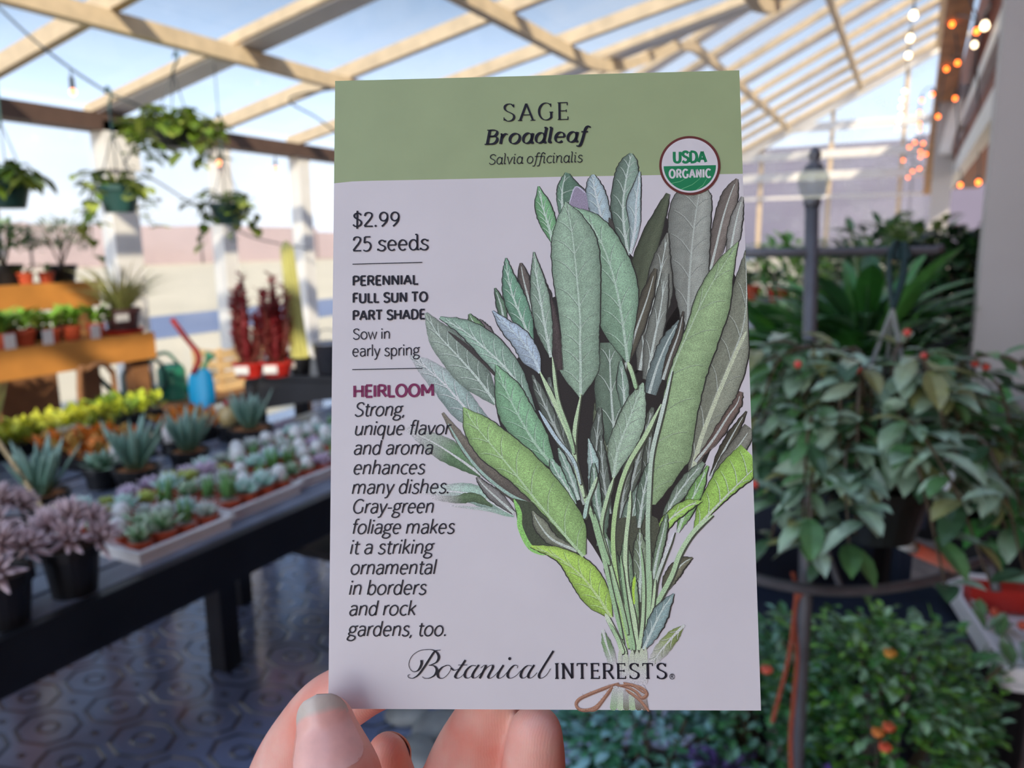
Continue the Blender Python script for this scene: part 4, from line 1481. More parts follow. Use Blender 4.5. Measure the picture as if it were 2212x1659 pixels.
# -- dark spiky succulents in black pots
def spiky(label, px, py, rt, h, L, n, seed, z=0.75, c0=(92, 134, 112), c1=(158, 194, 176), soil=None):
    p = stand(px, py, rt * 0.8, z)
    o = thing('spiky_succulent', label, 'succulent', p, group='dark spiky succulents on the bench')
    pot_parts(o, rt, rt * 0.78, h, black_plastic, soil or mat_bark)
    mb = MB()
    rosette(mb, n, L, 0.030, 0.010, lin(c0), lin(c1), lo=56, hi=88, curve=-0.02, z=h * 0.86, rad=0.014, seed=seed)
    mb.build('leaves', fleshy_mat, o, smooth=True)
    return o


mat_bark = mat('bark_mulch', (172, 112, 66), rough=0.95, scale=160, amt=0.35, bump=0.4)
spiky('dark spiky succulent with a cane stake leaning across its black pot', 100, 1134, 0.062, 0.075, 0.165, 22, 21)
spiky('tall dark spiky succulent in bark mulch behind the second white tray', 300, 1072, 0.062, 0.075, 0.175, 22, 22)
spiky('dark spiky succulent between the tall one and the turquoise spade', 413, 1028, 0.060, 0.075, 0.165, 22, 23)
spiky('dark spiky succulent with a red flower, in front of the arched black table', 545, 972, 0.075, 0.07, 0.155, 24, 24)
o = thing('bamboo_stake', 'thin tan bamboo stake leaning across the bench at a slant', 'stake')
mb = MB()
a, b = atz(118, 1140, 0.762), atd(-14, 938, 1.98)
mb.tube([a, (a + b) / 2 + Vector((0, 0, 0.005)), b], 0.0055, 7)
mb.build('cane', mat('dry_bamboo', (196, 172, 124), rough=0.6, scale=60, amt=0.15), o)
p = stand(225, 1060, 0.045)
o = thing('potted_succulent', 'small green succulent in a black pot with pale gravel, left of the tall spiky one', 'succulent', p)
pot_parts(o, 0.050, 0.042, 0.062, black_plastic, gravel_mat)
mb = MB()
rosette(mb, 22, 0.075, 0.03, 0.008, lin((96, 140, 104)), lin((176, 210, 184)), lo=12, hi=75, curve=0.3, z=0.055, seed=31)
mb.build('leaves', fleshy_mat, o, smooth=True)
# red flower and pale stones beside the spiky plants
o = thing('flowering_succulent', 'small pale potted cactus with one bright red flower beside the arched table', 'succulent', stand(500, 955, 0.04))
pot_parts(o, 0.05, 0.042, 0.06, black_plastic, gravel_mat)
mb = MB()
mb.ball((0, 0, 0.085), (0.038, 0.038, 0.045), lin((206, 180, 120)), 14, 9)
mb.ball((-0.03, 0.03, 0.08), (0.024, 0.024, 0.05), lin((90, 110, 70)), 12, 8)
mb.build('stem', fleshy_mat, o, smooth=True)
mb = MB()
rosette(mb, 14, 0.03, 0.014, 0.004, lin((190, 30, 50)), lin((230, 60, 70)), lo=10, hi=70, z=0.125, seed=5)
mb.build('flower', fleshy_mat, o, smooth=True)
for x, y, lab in ((262, 1030, 'white wrapped cactus standing left of the tall spiky succulent'), (372, 985, 'white woolly cactus in a small black pot left of the third spiky succulent')):
    o = thing('white_cactus', lab, 'cactus', stand(x, y, 0.03))
    pot_parts(o, 0.034, 0.028, 0.045, black_plastic, gravel_mat)
    mb = MB()
    mb.ball((0, 0, 0.075), (0.026, 0.026, 0.042), lin((226, 222, 216)), 12, 9)
    mb.build('stem', fleshy_mat, o, smooth=True)

# -- white trays of little succulents
MINI = []


def mini_root(look):
    o = thing('mini_succulent', look, 'succulent', group='little succulents in the white trays')
    pot_parts(o, 0.027, 0.022, 0.033, terracotta, gravel_mat, n=14)
    return o


def mini(kind):
    mb = MB()
    if kind == 'mint':
        o = mini_root('')
        rosette(mb, 20, 0.042, 0.022, 0.008, lin((150, 206, 184)), lin((232, 250, 242)), lo=5, hi=80, curve=0.5, z=0.032, seed=41)
    elif kind == 'lilac':
        o = mini_root('')
        rosette(mb, 24, 0.044, 0.018, 0.007, lin((186, 160, 186)), lin((244, 230, 244)), lo=0, hi=80, curve=0.45, z=0.032, seed=42)
    elif kind == 'lime':
        o = mini_root('')
        rosette(mb, 22, 0.034, 0.016, 0.008, lin((168, 186, 66)), lin((220, 230, 130)), lo=20, hi=86, curve=0.3, z=0.032, seed=43)
    elif kind == 'white':
        o = mini_root('')
        mb.ball((0, 0, 0.050), (0.021, 0.021, 0.026), lin((240, 242, 234)), 14, 10)
        for k in range(3):
            mb.ball((0.014 * math.cos(k * 2.1), 0.014 * math.sin(k * 2.1), 0.042), 0.012, lin((150, 190, 150)), 9, 6)
    elif kind == 'green':
        o = mini_root('')
        for k in range(5):
            a = k * 2.4
            mb.tube([(0.009 * math.cos(a), 0.009 * math.sin(a), 0.04), (0.014 * math.cos(a), 0.014 * math.sin(a), 0.075 + 0.006 * k)], [0.008, 0.009, 0.008, 0.002], 8, lin((104, 160, 84)), smooth=0)
    elif kind == 'grey':
        o = mini_root('')
        rosette(mb, 26, 0.040, 0.014, 0.007, lin((170, 196, 170)), lin((250, 252, 248)), lo=15, hi=84, curve=0.3, z=0.032, seed=46)
    else:
        o = mini_root('')
        rosette(mb, 16, 0.050, 0.018, 0.008, lin((100, 160, 92)), lin((226, 244, 214)), lo=25, hi=84, curve=0.2, z=0.032, seed=47)
    mb.build('leaves', fleshy_mat, o, smooth=True)
    return o


LOOK = {'mint': 'mint green rosette', 'lilac': 'pale lilac rosette', 'lime': 'lime green rosette', 'white': 'white woolly ball cactus', 'green': 'green finger cactus', 'grey': 'frosted grey rosette', 'aloe': 'pointed green rosette'}
protos = {}
kinds = list(LOOK)
TR = random.Random(11)
TRAYS = ((1.055, 'first white tray', 0.0), (1.335, 'second white tray', 0.02), (1.612, 'third white tray', -0.02), (1.895, 'fourth white tray', 0.02))
TL = ('nearest white tray of small succulents, beside the lilac succulent', 'second white tray of small succulents along the bench apron', 'third white tray along the bench, half behind the packet', 'farthest white tray, mostly hidden behind the packet')
ROWN = ('apron row', 'second row', 'middle row', 'fourth row', 'inner row')
COLN = ('camera end', 'second', 'third', 'far end')
for t, (y0, tn, rz) in enumerate(TRAYS):
    x0 = -1.868 - 0.028 * t
    tray = thing('succulent_tray', TL[t], 'tray', (x0, y0, 0.75), rz, 'white succulent trays')
    mb = MB()
    W_, D_ = 0.385, 0.262
    mb.box((W_ / 2, D_ / 2, 0.004), (W_, D_, 0.008))
    mb.build('tray_base', white_tray, tray)
    mb = MB()
    for c, s in (((W_ / 2, 0.004, 0.019), (W_, 0.008, 0.022)), ((W_ / 2, D_ - 0.004, 0.019), (W_, 0.008, 0.022)), ((0.004, D_ / 2, 0.019), (0.008, D_ - 0.016, 0.022)), ((W_ - 0.004, D_ / 2, 0.019), (0.008, D_ - 0.016, 0.022)),
                 ((W_ / 2, -0.004, 0.029), (W_ + 0.02, 0.012, 0.006)), ((W_ / 2, D_ + 0.002, 0.029), (W_ + 0.02, 0.012, 0.006)), ((W_ + 0.003, D_ / 2, 0.029), (0.013, D_, 0.006)), ((-0.003, D_ / 2, 0.029), (0.013, D_, 0.006))):
        mb.box(c, s)
    mb.build('tray_rim', white_tray, tray)
    for i in range(5):
        for j in range(4):
            k = TR.choice(('lilac', 'lilac', 'mint', 'lime', 'lime', 'mint') if i >= 3 and t < 2 else ('mint', 'aloe', 'grey', 'green', 'green', 'aloe', 'white', 'aloe', 'grey', 'white') if t < 2 else ('mint', 'white', 'grey', 'green', 'mint', 'aloe', 'lilac', 'white'))
            lx, ly = W_ - 0.042 - 0.074 * i, 0.036 + 0.063 * j
            ca, sa = math.cos(rz), math.sin(rz)
            loc = (x0 + lx * ca - ly * sa, y0 + lx * sa + ly * ca, 0.7585)
            lab = '%s, %s in %s of the %s' % (LOOK[k], COLN[j] + (' pot' if 'end' in COLN[j] else ' pot along'), ROWN[i], tn)
            if k not in protos:
                o = protos[k] = mini(k)
                o.location, o.rotation_euler = loc, (0, 0, TR.uniform(0, 6))
                o['label'] = lab
            else:
                o = copy_tree(protos[k], loc, TR.uniform(0, 6), lab, TR.uniform(0.85, 1.22))

# -- back of the bench: sunlit flats of orange and yellow-green plants
def flat(name, label, cat, c, s, n, c0, c1, h, seed, rz=0.0, blade=(0.05, 0.025), tray=black_plastic, petal=None, grp=None):
    """a shallow tray with a mat of small leaves"""
    o = thing(name, label, cat, c, rz, grp)
    mb = MB()
    mb.box((0, 0, 0.02), (s[0], s[1], 0.04))
    mb.build('tray', tray, o)
    rr = random.Random(seed)
    mb = MB()
    for k in range(n):
        x, y = rr.uniform(-0.48, 0.48) * s[0], rr.uniform(-0.48, 0.48) * s[1]
        q = rr.uniform(0.7, 1.25)
        col = c0 if rr.random() < 0.6 else c1
        mb.leaf((x, y, 0.035 + rr.uniform(0, h * 0.5)), (rr.uniform(-1, 1), rr.uniform(-1, 1), rr.uniform(0.5, 1.6)), blade[0] * q, blade[1] * q, sh(lin(col), q), n=3, droop=0.5)
    mb.build('foliage', plant_mat, o)
    return o


flat('orange_sedum', 'low clump of orange sedum on the rear bench, left of the tall spiky succulent', 'plant', (-2.42, 1.60, 0.741), (0.30, 0.24), 240, (222, 130, 48), (190, 150, 70), 0.06, 1, grp='orange sedum flats')
flat('orange_sedum', 'small clump of orange sedum showing between two spiky succulents', 'plant', (-2.40, 1.98, 0.741), (0.2, 0.2), 150, (226, 138, 50), (206, 170, 90), 0.06, 2, grp='orange sedum flats')
flat('orange_sedum', 'clump of orange sedum cut by the picture edge on the rear bench', 'plant', (-2.42, 1.10, 0.741), (0.2, 0.2), 130, (224, 132, 48), (200, 150, 60), 0.05, 3, grp='orange sedum flats')
flat('yellow_sedum', 'bright yellow-green sedum flat in the sun behind the orange clumps', 'plant', (-2.80, 1.66, 0.741), (0.22, 0.50), 360, (206, 208, 70), (160, 172, 60), 0.09, 4, grp='yellow green flats')
flat('yellow_sedum', 'yellow-green leafy flat below the turquoise spade', 'plant', (-2.86, 2.04, 0.741), (0.18, 0.22), 150, (186, 200, 60), (120, 150, 56), 0.10, 5, grp='yellow green flats')
p = stand(60, 1000, 0.08)
o = thing('upright_grass', 'tall yellow-green spiky grass in a pot by the picture edge', 'plant', (-2.62, 1.30, 0.741))
pot_parts(o, 0.08, 0.06, 0.1, black_plastic)
mb = MB()
rr = random.Random(8)
for k in range(90):
    a = rr.uniform(0, 6.28)
    q = rr.uniform(0, 0.075)
    mb.leaf((q * math.cos(a), q * math.sin(a), 0.09), (math.cos(a) * 0.35, math.sin(a) * 0.35, 1), rr.uniform(0.14, 0.26), 0.018, lin((150, 166, 84)), lin((222, 222, 140)), n=4, droop=0.15)
mb.build('foliage', plant_mat, o)
o = thing('gravel_pot', 'wide dark pot of pale stones at the back of the bench, under the yellow-green flat', 'pot', (-2.62, 1.66, 0.741))
pot_parts(o, 0.06, 0.08, 0.07, black_plastic, gravel_mat)
mb = MB()
for k in range(24):
    a, q = rr.uniform(0, 6.28), rr.uniform(0, 0.045)
    mb.ball((q * math.cos(a), q * math.sin(a), 0.07), (rr.uniform(0.012, 0.024), 0.016, 0.012), lin((190, 176, 140)), 8, 5)
mb.build('pebble_mulch', fleshy_mat, o, smooth=True)['kind'] = 'stuff'

# -- turquoise toy spade with a red handle, stuck in the yellow-green flat
o = thing('toy_spade', 'turquoise plastic spade with a long red handle, standing blade down', 'spade')
b0, b1, h1 = atd(440, 884, 3.12), atd(432, 800, 3.12), atd(372, 690, 3.12)
ax = (b0 - b1).normalized()
sd = ax.cross(FWD).normalized()
mb = MB()
prof = [(-0.005, 0.030), (0.02, 0.046), (0.06, 0.052), (0.11, 0.052), (0.14, 0.046), (0.160, 0.020)]
vs = []
for dz in (-0.004, 0.004):
    for t, w in prof:
        for s in (-1, 0, 1):
            vs.append(b1 + ax * t + sd * (w * s) + FWD * (dz + (0.012 if s == 0 else 0.0)))
n = len(prof) * 3
fs = []
for i in range(len(prof) - 1):
    for j in range(2):
        a = i * 3 + j
        fs += [(a, a + 1, a + 4, a + 3), (n + a + 3, n + a + 4, n + a + 1, n + a)]
    fs += [(i * 3, (i + 1) * 3, n + (i + 1) * 3, n + i * 3), (i * 3 + 2, n + i * 3 + 2, n + (i + 1) * 3 + 2, (i + 1) * 3 + 2)]
mb.add(vs, fs)
mb.build('blade', cyan_plastic, o, smooth=True)
mb = MB()
mb.tube([b1 + sd * -0.03 + ax * 0.01, atd(430, 770, 3.12), atd(400, 728, 3.12), h1], 0.011, 8, smooth=3)
mb.build('handle', red_plastic, o, smooth=True)

# -- stepped cedar plant stand against the left wall
st = thing('tiered_stand', 'sunlit cedar plant stand of two stepped shelves by the windows', 'plant stand', (0, 0, 0))
TIER = ((-3.28, 1.035, 2.52, 0.36), (-3.72, 1.275, 2.56, 0.36))
for X, z, y1, dep in TIER:
    mb = MB()
    for k in range(3):
        mb.box((X - 0.06 - dep / 3 * k, (y1 - 1.2) / 2 + 0.0, z - 0.012), (dep / 3 - 0.012, y1 + 1.2, 0.024))
    mb.build('shelf', shelf_wood, st)
    mb = MB()
    mb.box((X + 0.012, (y1 - 1.2) / 2, z - 0.055), (0.024, y1 + 1.2, 0.125))
    mb.build('front_board', shelf_wood, st)
    for y in (-0.9, 0.7, 1.75, y1 - 0.06):
        mb = MB()
        mb.box((X - 0.05, y, (z - 0.03) / 2), (0.06, 0.09, z - 0.03))
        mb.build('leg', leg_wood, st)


mb = MB()
mb.box((-4.06, 0.66, 0.46), (0.02, 3.7, 0.92))
mb.build('back_panel', leg_wood, st)  # dark sheet added to make the shade below the shelves, hides the bright yard
# -- seedlings and shrubs on the stand
def seedling(label, p, seed, rt=0.042, h=0.07, m=terracotta, c=(110, 150, 50), n=26, L=0.07, grp='seedlings on the lower cedar shelf', name='potted_seedling'):
    o = thing(name, label, 'plant', p, seed * 0.7, grp)
    pot_parts(o, rt, rt * 0.75, h, m, n=14)
    rr = random.Random(seed)
    mb = MB()
    for k in range(n):
        a = rr.uniform(0, 6.28)
        q = rr.uniform(0.8, 1.25)
        z = h * 0.9 + rr.uniform(0, L * 0.9)
        mb.leaf((0.012 * math.cos(a), 0.012 * math.sin(a), z), (math.cos(a), math.sin(a), rr.uniform(0.2, 1.2)), L * q, L * 0.45 * q, sh(lin(c), q), n=3, droop=0.6)
    mb.build('foliage', plant_mat, o)
    return o


S1_ = seedling('leafy seedling in a terracotta pot, at the picture-edge end of the lower cedar shelf', (-3.36, 1.66, 1.036), 51, c=(118, 160, 56))
names = ('first', 'second', 'third', 'fourth', 'fifth', 'sixth', 'seventh')
for k in range(1, 7):
    copy_tree(S1_, (-3.36 - 0.02 * (k % 2), 1.66 + 0.105 * k, 1.036), k * 1.3, 'leafy seedling in terracotta pot on the lower cedar shelf, %s along from the picture edge' % names[k], 0.9 + 0.03 * (k % 4))
S2_ = seedling('seedling at the camera end of the rear row on the lower cedar shelf', (-3.52, 1.72, 1.036), 57, m=black_plastic, c=(150, 170, 70), grp='rear row of seedlings on the lower cedar shelf')
for k in range(1, 5):
    copy_tree(S2_, (-3.52, 1.72 + 0.13 * k, 1.036), k * 2.1, 'seedling in the rear row of the lower cedar shelf, %s along from the camera end' % names[k], 0.95 + 0.04 * (k % 3))
for k, (y, lab) in enumerate(((1.86, 'white plant tag on the lower cedar shelf, beside the second seedling'), (2.02, 'white plant tag on the lower cedar shelf, midway along'), (2.24, 'white round plant tag near the grass pot end of the lower shelf'))):
    mb = MB()
    mb.box((-3.292, y, 1.07), (0.003, 0.045, 0.065))
    tag(mb.build('plant_tag', card_white), lab, 'tag', 'white tags on the cedar shelves')
# grass pot with its red saucer at the end of the lower shelf
o = thing('potted_grass', 'arching grass in a dark pot with red saucer at the lower shelf end', 'plant', (-3.40, 2.46, 1.036))
mb = MB()
mb.lathe([(0, 0), (0.085, 0), (0.10, 0.022), (0.094, 0.022), (0.08, 0.006), (0, 0.006)], 22)
mb.build('saucer', red_plastic, o)
pot_parts(o, 0.082, 0.064, 0.115, mat('maroon_pot', (70, 44, 46), rough=0.5, scale=20, amt=0.1), z=0.008)
mb = MB()
rr = random.Random(77)
for k in range(150):
    a = rr.uniform(0, 6.28)
    mb.leaf((0.03 * math.cos(a), 0.03 * math.sin(a), 0.11), (math.cos(a) * rr.uniform(0.2, 1.0), math.sin(a) * rr.uniform(0.2, 1.0), 1), rr.uniform(0.16, 0.32), 0.009, lin((150, 160, 90)), lin((186, 176, 120)), n=6, droop=1.3)
mb.build('foliage', plant_mat, o)
mb = MB()
mb.box((-3.318, 2.40, 1.12), (0.003, 0.07, 0.035))
tag(mb.build('plant_tag', card_white), 'white label on the dark pot of arching grass', 'tag', 'white tags on the cedar shelves')


def shrub(name, label, p, seed, rt, h, m, R_, H, n, c0, c1, leafw=(0.045, 0.02), grp=None, cat='plant', flower=None):
    o = thing(name, label, cat, p, 0, grp)
    pot_parts(o, rt, rt * 0.78, h, m)
    rr = random.Random(seed)
    mb = MB()
    for k in range(9):
        a = rr.uniform(0, 6.28)
        q = rr.uniform(0.3, 0.85)
        mb.tube([(0, 0, h * 0.85), (R_ * 0.3 * math.cos(a), R_ * 0.3 * math.sin(a), h + H * 0.35), (R_ * q * math.cos(a), R_ * q * math.sin(a), h + H * rr.uniform(0.5, 0.9))], [0.005, 0.004, 0.002], 5, lin((96, 80, 56)), smooth=3)
    mb.build('stems', plant_mat, o)
    mb = MB()
    for k in range(n):
        a, e = rr.uniform(0, 6.28), math.asin(rr.uniform(-0.5, 1))
        q = rr.uniform(0.55, 1.0)
        c = (R_ * q * math.cos(a) * math.cos(e), R_ * q * math.sin(a) * math.cos(e), h + H * 0.5 + H * 0.5 * q * math.sin(e))
        s = rr.uniform(0.7, 1.3)
        mb.leaf(c, (math.cos(a) + rr.uniform(-0.6, 0.6), math.sin(a) + rr.uniform(-0.6, 0.6), rr.uniform(-0.2, 1)), leafw[0] * s, leafw[1] * s, sh(lin(c0 if rr.random() < 0.6 else c1), rr.uniform(0.75, 1.2)), n=3, droop=0.4)
    mb.build('foliage', plant_mat, o)
    if flower:
        mb = MB()
        for k in range(flower[1]):
            a = rr.uniform(0, 6.28)
            mb.ball((R_ * 0.9 * math.cos(a), R_ * 0.9 * math.sin(a), h + H * rr.uniform(0.2, 0.9)), flower[2], lin(flower[0]), 8, 5)
        mb.build('flowers', fleshy_mat, o, smooth=True)
    return o


shrub('potted_shrub', 'fine-leaved green shrub in the middle of the upper cedar shelf', (-3.86, 2.20, 1.276), 61, 0.075, 0.10, black_plastic, 0.15, 0.20, 420, (96, 132, 76), (150, 174, 130), grp='shrubs on the upper cedar shelf')
shrub('potted_shrub', 'pale wispy shrub at the far end of the upper cedar shelf', (-3.86, 2.48, 1.276), 62, 0.070, 0.09, black_plastic, 0.14, 0.24, 330, (140, 160, 120), (190, 200, 176), leafw=(0.04, 0.014), grp='shrubs on the upper cedar shelf')
shrub('potted_shrub', 'pale low shrub on the upper cedar shelf, next to the picture edge', (-3.86, 1.94, 1.276), 63, 0.070, 0.09, black_plastic, 0.13, 0.16, 300, (150, 170, 130), (200, 206, 186), grp='shrubs on the upper cedar shelf')
for k, (y, m, lab) in enumerate(((2.02, red_plastic, 'bright red small pot on the upper cedar shelf edge'), (2.24, terracotta, 'terracotta pot with white tag on the upper cedar shelf'), (2.34, terracotta, 'second terracotta pot with white tag, near the end of the upper shelf'))):
    seedling(lab, (-3.77, y, 1.276), 70 + k, rt=0.036, h=0.06, m=m, n=10, L=0.04, grp='small pots on the upper cedar shelf')
mb = MB()
mb.box((-3.74, 1.90, 1.30), (0.02, 0.18, 0.05))
mb.build('nursery_tray', black_plastic)
tag(bpy.data.objects['nursery_tray'], 'black nursery tray on the upper cedar shelf beside the red pot', 'tray')

# -- hoop of bent cane, and an added dark box for the shade below the stand
o = thing('cane_hoop', 'bent cane hoop standing in front of the cedar stand', 'hoop')
mb = MB()
hp = [atX(168, 900, -3.1), atX(172, 840, -3.1), atX(190, 798, -3.1), atX(218, 786, -3.1), atX(238, 800, -3.1), atX(250, 850, -3.1), atX(258, 900, -3.1)]
hp[0].z = hp[-1].z = 0.0
mb.tube(hp, 0.012, 8, smooth=5)
mb.build('cane', leg_wood, o, smooth=True)
mb = MB()
mb.box((-3.56, 1.22, 0.30), (0.40, 0.80, 0.6))  # added box, its dark brown stands in for shade under the shelves
tag(mb.build('shade_box', mat('dark_shade_fill', (74, 52, 40), rough=0.8, scale=8, amt=0.3)), 'dark brown box added to fill in the shade under the cedar stand', 'crate')

# -- low timber bench by the windows with watering cans
LZ = atX(345, 866, -4.33).z
lb = thing('low_bench', 'low timber bench by the windows holding green watering cans', 'bench', (-4.3, 3.75, 0))
mb = MB()
for k in range(4):
    mb.box((-0.20 + 0.14 * k, 0, LZ - 0.016), (0.128, 2.5, 0.03))
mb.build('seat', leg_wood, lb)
for x in (-0.2, 0.2):
    for y in (-1.15, 1.15):
        mb = MB()
        mb.box((x, y, (LZ - 0.03) / 2), (0.07, 0.07, LZ - 0.03))
        mb.build('leg', leg_wood, lb)


def can(label, p, m, s, rz):
    o = thing('watering_can', label, 'watering can', p, rz, 'watering cans on the low bench')
    mb = MB()
    mb.lathe([(0, 0), (0.085 * s, 0), (0.085 * s, 0.012), (0.080 * s, 0.02), (0.076 * s, 0.17 * s), (0.060 * s, 0.20 * s), (0.055 * s, 0.20 * s), (0.0, 0.18 * s)], 24)
    mb.build('body', m, o, smooth=True)
    mb = MB()
    mb.tube([(0.07 * s, 0, 0.04 * s), (0.15 * s, 0, 0.13 * s), (0.21 * s, 0, 0.23 * s)], [0.02 * s, 0.014 * s, 0.012 * s], 10, smooth=3)
    mb.tube([(0.205 * s, 0, 0.222 * s), (0.225 * s, 0, 0.255 * s)], [0.016 * s, 0.034 * s], 12)
    mb.build('spout', m, o, smooth=True)
    mb = MB()
    mb.tube([(-0.07 * s, 0, 0.05 * s), (-0.14 * s, 0, 0.10 * s), (-0.12 * s, 0, 0.22 * s), (-0.02 * s, 0, 0.27 * s), (0.05 * s, 0, 0.19 * s)], 0.010 * s, 8, smooth=4)
    mb.build('handle', m, o, smooth=True)
    return o


can('mid green watering can on the low bench, the lighter of two', (-4.30, atX(376, 866, -4.30).y, LZ), can_green, 1.15, 0.6)
can('dark green watering can on the low bench, left of the lighter one', (-4.32, atX(312, 866, -4.32).y - 0.04, LZ), can_dark, 1.2, -2.2)
o = thing('slatted_crate', 'pale slatted wooden crate on the low bench, right of the watering cans', 'crate', (-4.32, atX(478, 850, -4.32).y + 0.10, LZ))
for k in range(4):
    mb = MB()
    mb.box((0.14, 0, 0.035 + 0.075 * k), (0.016, 0.42, 0.06))
    mb.build('slat', crate_wood, o)
    mb = MB()
    mb.box((0, -0.21, 0.035 + 0.075 * k), (0.26, 0.016, 0.06))
    mb.build('slat', crate_wood, o)
for x, y in ((0.117, 0.187), (0.117, -0.187), (-0.117, 0.187), (-0.117, -0.187)):
    mb = MB()
    mb.box((x, y, 0.15), (0.03, 0.03, 0.30))
    mb.build('corner_post', crate_wood, o)
mb = MB()
mb.box((0, 0, 0.008), (0.25, 0.40, 0.014))
mb.build('base', crate_wood, o)

# -- arched black table with red spurges and a tall yellow cactus
TB = 0.80
tb = thing('arched_table', 'black display table with arched apron behind the bench', 'table', (0, 0, 0))
ta, tbn = Vector((-2.98, 2.80, 0)), Vector((-1.60, 3.30, 0))
tx = (tbn - ta).normalized()
ty = Vector((-tx.y, tx.x, 0))
TBL = (tbn - ta).length
mb = MB()
for k in range(4):
    c = ta + ty * (0.09 + 0.15 * k)
    mb.bar(c + Vector((0, 0, TB - 0.015)), c + tx * TBL + Vector((0, 0, TB - 0.015)), 0.145, 0.03)
mb.build('top', black_paint, tb)
for off in (0.0, 0.60):
    mb = MB()
    vs = []
    m_ = 18
    for d in (0, 0.03):
        for i in range(m_ + 1):
            t = i / m_
            q = ta + tx * (TBL * t) + ty * (off + d)
            low = TB - 0.03 - 0.16 + 0.09 * math.sin(math.pi * t)
            vs += [q + Vector((0, 0, TB - 0.03)), q + Vector((0, 0, low))]
    k2 = 2 * (m_ + 1)
    fs = []
    for i in range(m_):
        a = 2 * i
        fs += [(a, a + 1, a + 3, a + 2), (k2 + a, k2 + a + 2, k2 + a + 3, k2 + a + 1), (a + 1, k2 + a + 1, k2 + a + 3, a + 3)]
    mb.add(vs, fs + [(0, k2, k2 + 1, 1), (2 * m_, 2 * m_ + 1, k2 + 2 * m_ + 1, k2 + 2 * m_)])
    mb.build('apron', black_paint, tb)
for a in (0.05, TBL - 0.05):
    for off in (0.03, 0.59):
        mb = MB()
        q = ta + tx * a + ty * off
        mb.box((q.x, q.y, (TB - 0.03) / 2), (0.06, 0.06, TB - 0.03))
        mb.build('leg', black_paint, tb)
o = thing('storage_box', 'pale green box on the floor under the arched black table', 'box', ta + tx * 0.72 + ty * 0.30)
mb = MB()
mb.box((0, 0, 0.24), (0.56, 0.34, 0.48), rz=math.atan2(tx.y, tx.x))
mb.build('body', mat('sage_box', (120, 156, 122), rough=0.6, scale=5, amt=0.06), o)
mb = MB()
mb.box((0, 0, 0.49), (0.6, 0.38, 0.03), rz=math.atan2(tx.y, tx.x))
mb.build('lid', mat('sage_box_lid', (96, 130, 100), rough=0.6, scale=5, amt=0.06), o)


def spurge(label, px, py, off, seed, H):
    p = atz(px, py, TB) + ty * off
    p.z = TB + 0.001
    o = thing('red_spurge', label, 'plant', p, 0.4, 'red spurges on the arched table')
    pot_parts(o, 0.075, 0.06, 0.075, red_plastic)
    rr = random.Random(seed)
    mb = MB()
    for k in range(11):
        a = k * 1.05 + rr.uniform(-0.3, 0.3)
        q = 0.0 if k == 0 else rr.uniform(0.025, 0.07)
        h = H * (1.0 if k == 0 else rr.uniform(0.42, 0.9))
        pts = [(0, 0, 0.06), (q * 0.8 * math.cos(a), q * 0.8 * math.sin(a), 0.06 + h * 0.25), (q * math.cos(a), q * math.sin(a), 0.06 + h * 0.6), (q * 1.05 * math.cos(a), q * 1.05 * math.sin(a), 0.06 + h)]
        c = lin((132, 44, 48)) if k % 2 else lin((116, 60, 52))
        mb.tube(pts, [0.014, 0.017, 0.016, 0.004], 6, c, smooth=5)
        sp = smooth_path(pts, 8)
        for i, s in enumerate(sp[3:]):
            for w in range(3):
                b = rr.uniform(0, 6.28)
                mb.leaf(s, (math.cos(b), math.sin(b), 0.7), rr.uniform(0.04, 0.07), 0.022, sh(lin((168, 58, 62)), rr.uniform(0.7, 1.3)), n=2, droop=0.2)
    mb.build('foliage', plant_mat, o)
    mb = MB()
    mb.box((0.0, -0.082, 0.045), (0.07, 0.004, 0.04))
    mb.build('price_label', card_white, o)
    return o


spurge('red spurge with one tall spire, nearest the turquoise spade', 522, 820, 0.08, 81, 0.44)
spurge('dense red spurge standing against the yellow cactus', 584, 818, 0.08, 82, 0.44)
spurge('shorter red spurge behind the other two', 556, 806, 0.24, 83, 0.33)
p = atz(637, 812, TB) + ty * 0.08
o = thing('column_cactus', 'tall yellow-green column cactus in a black pot on the arched table', 'cactus', (p.x, p.y, TB + 0.001))
pot_parts(o, 0.055, 0.045, 0.085, black_plastic)
mb = MB()
vs, cs = [], []
n, m_ = 20, 16
for i in range(m_ + 1):
    t = i / m_
    z = 0.07 + 0.60 * t
    r = 0.046 * (1 - 0.28 * t) * (1 if t < 0.94 else 0.75 if t < 0.98 else 0.25)
    for k in range(n):
        a = 2 * math.pi * k / n
        q = r * (1.0 if k % 2 == 0 else 0.80)
        vs.append((q * math.cos(a) - 0.035 * t, q * math.sin(a) - 0.012 * t, z))
        cs.append(sh(lin((206, 202, 116)), 1.05 if k % 2 == 0 else 0.78))
mb.add(vs, [(i * n + k, i * n + (k + 1) % n, (i + 1) * n + (k + 1) % n, (i + 1) * n + k) for i in range(m_) for k in range(n)] + [tuple(range(m_ * n, m_ * n + n))], cs)
mb.build('stem', fleshy_mat, o)
mb = MB()
mb.box((-0.012, -0.057, 0.05), (0.055, 0.004, 0.03))
mb.build('price_label', card_white, o)
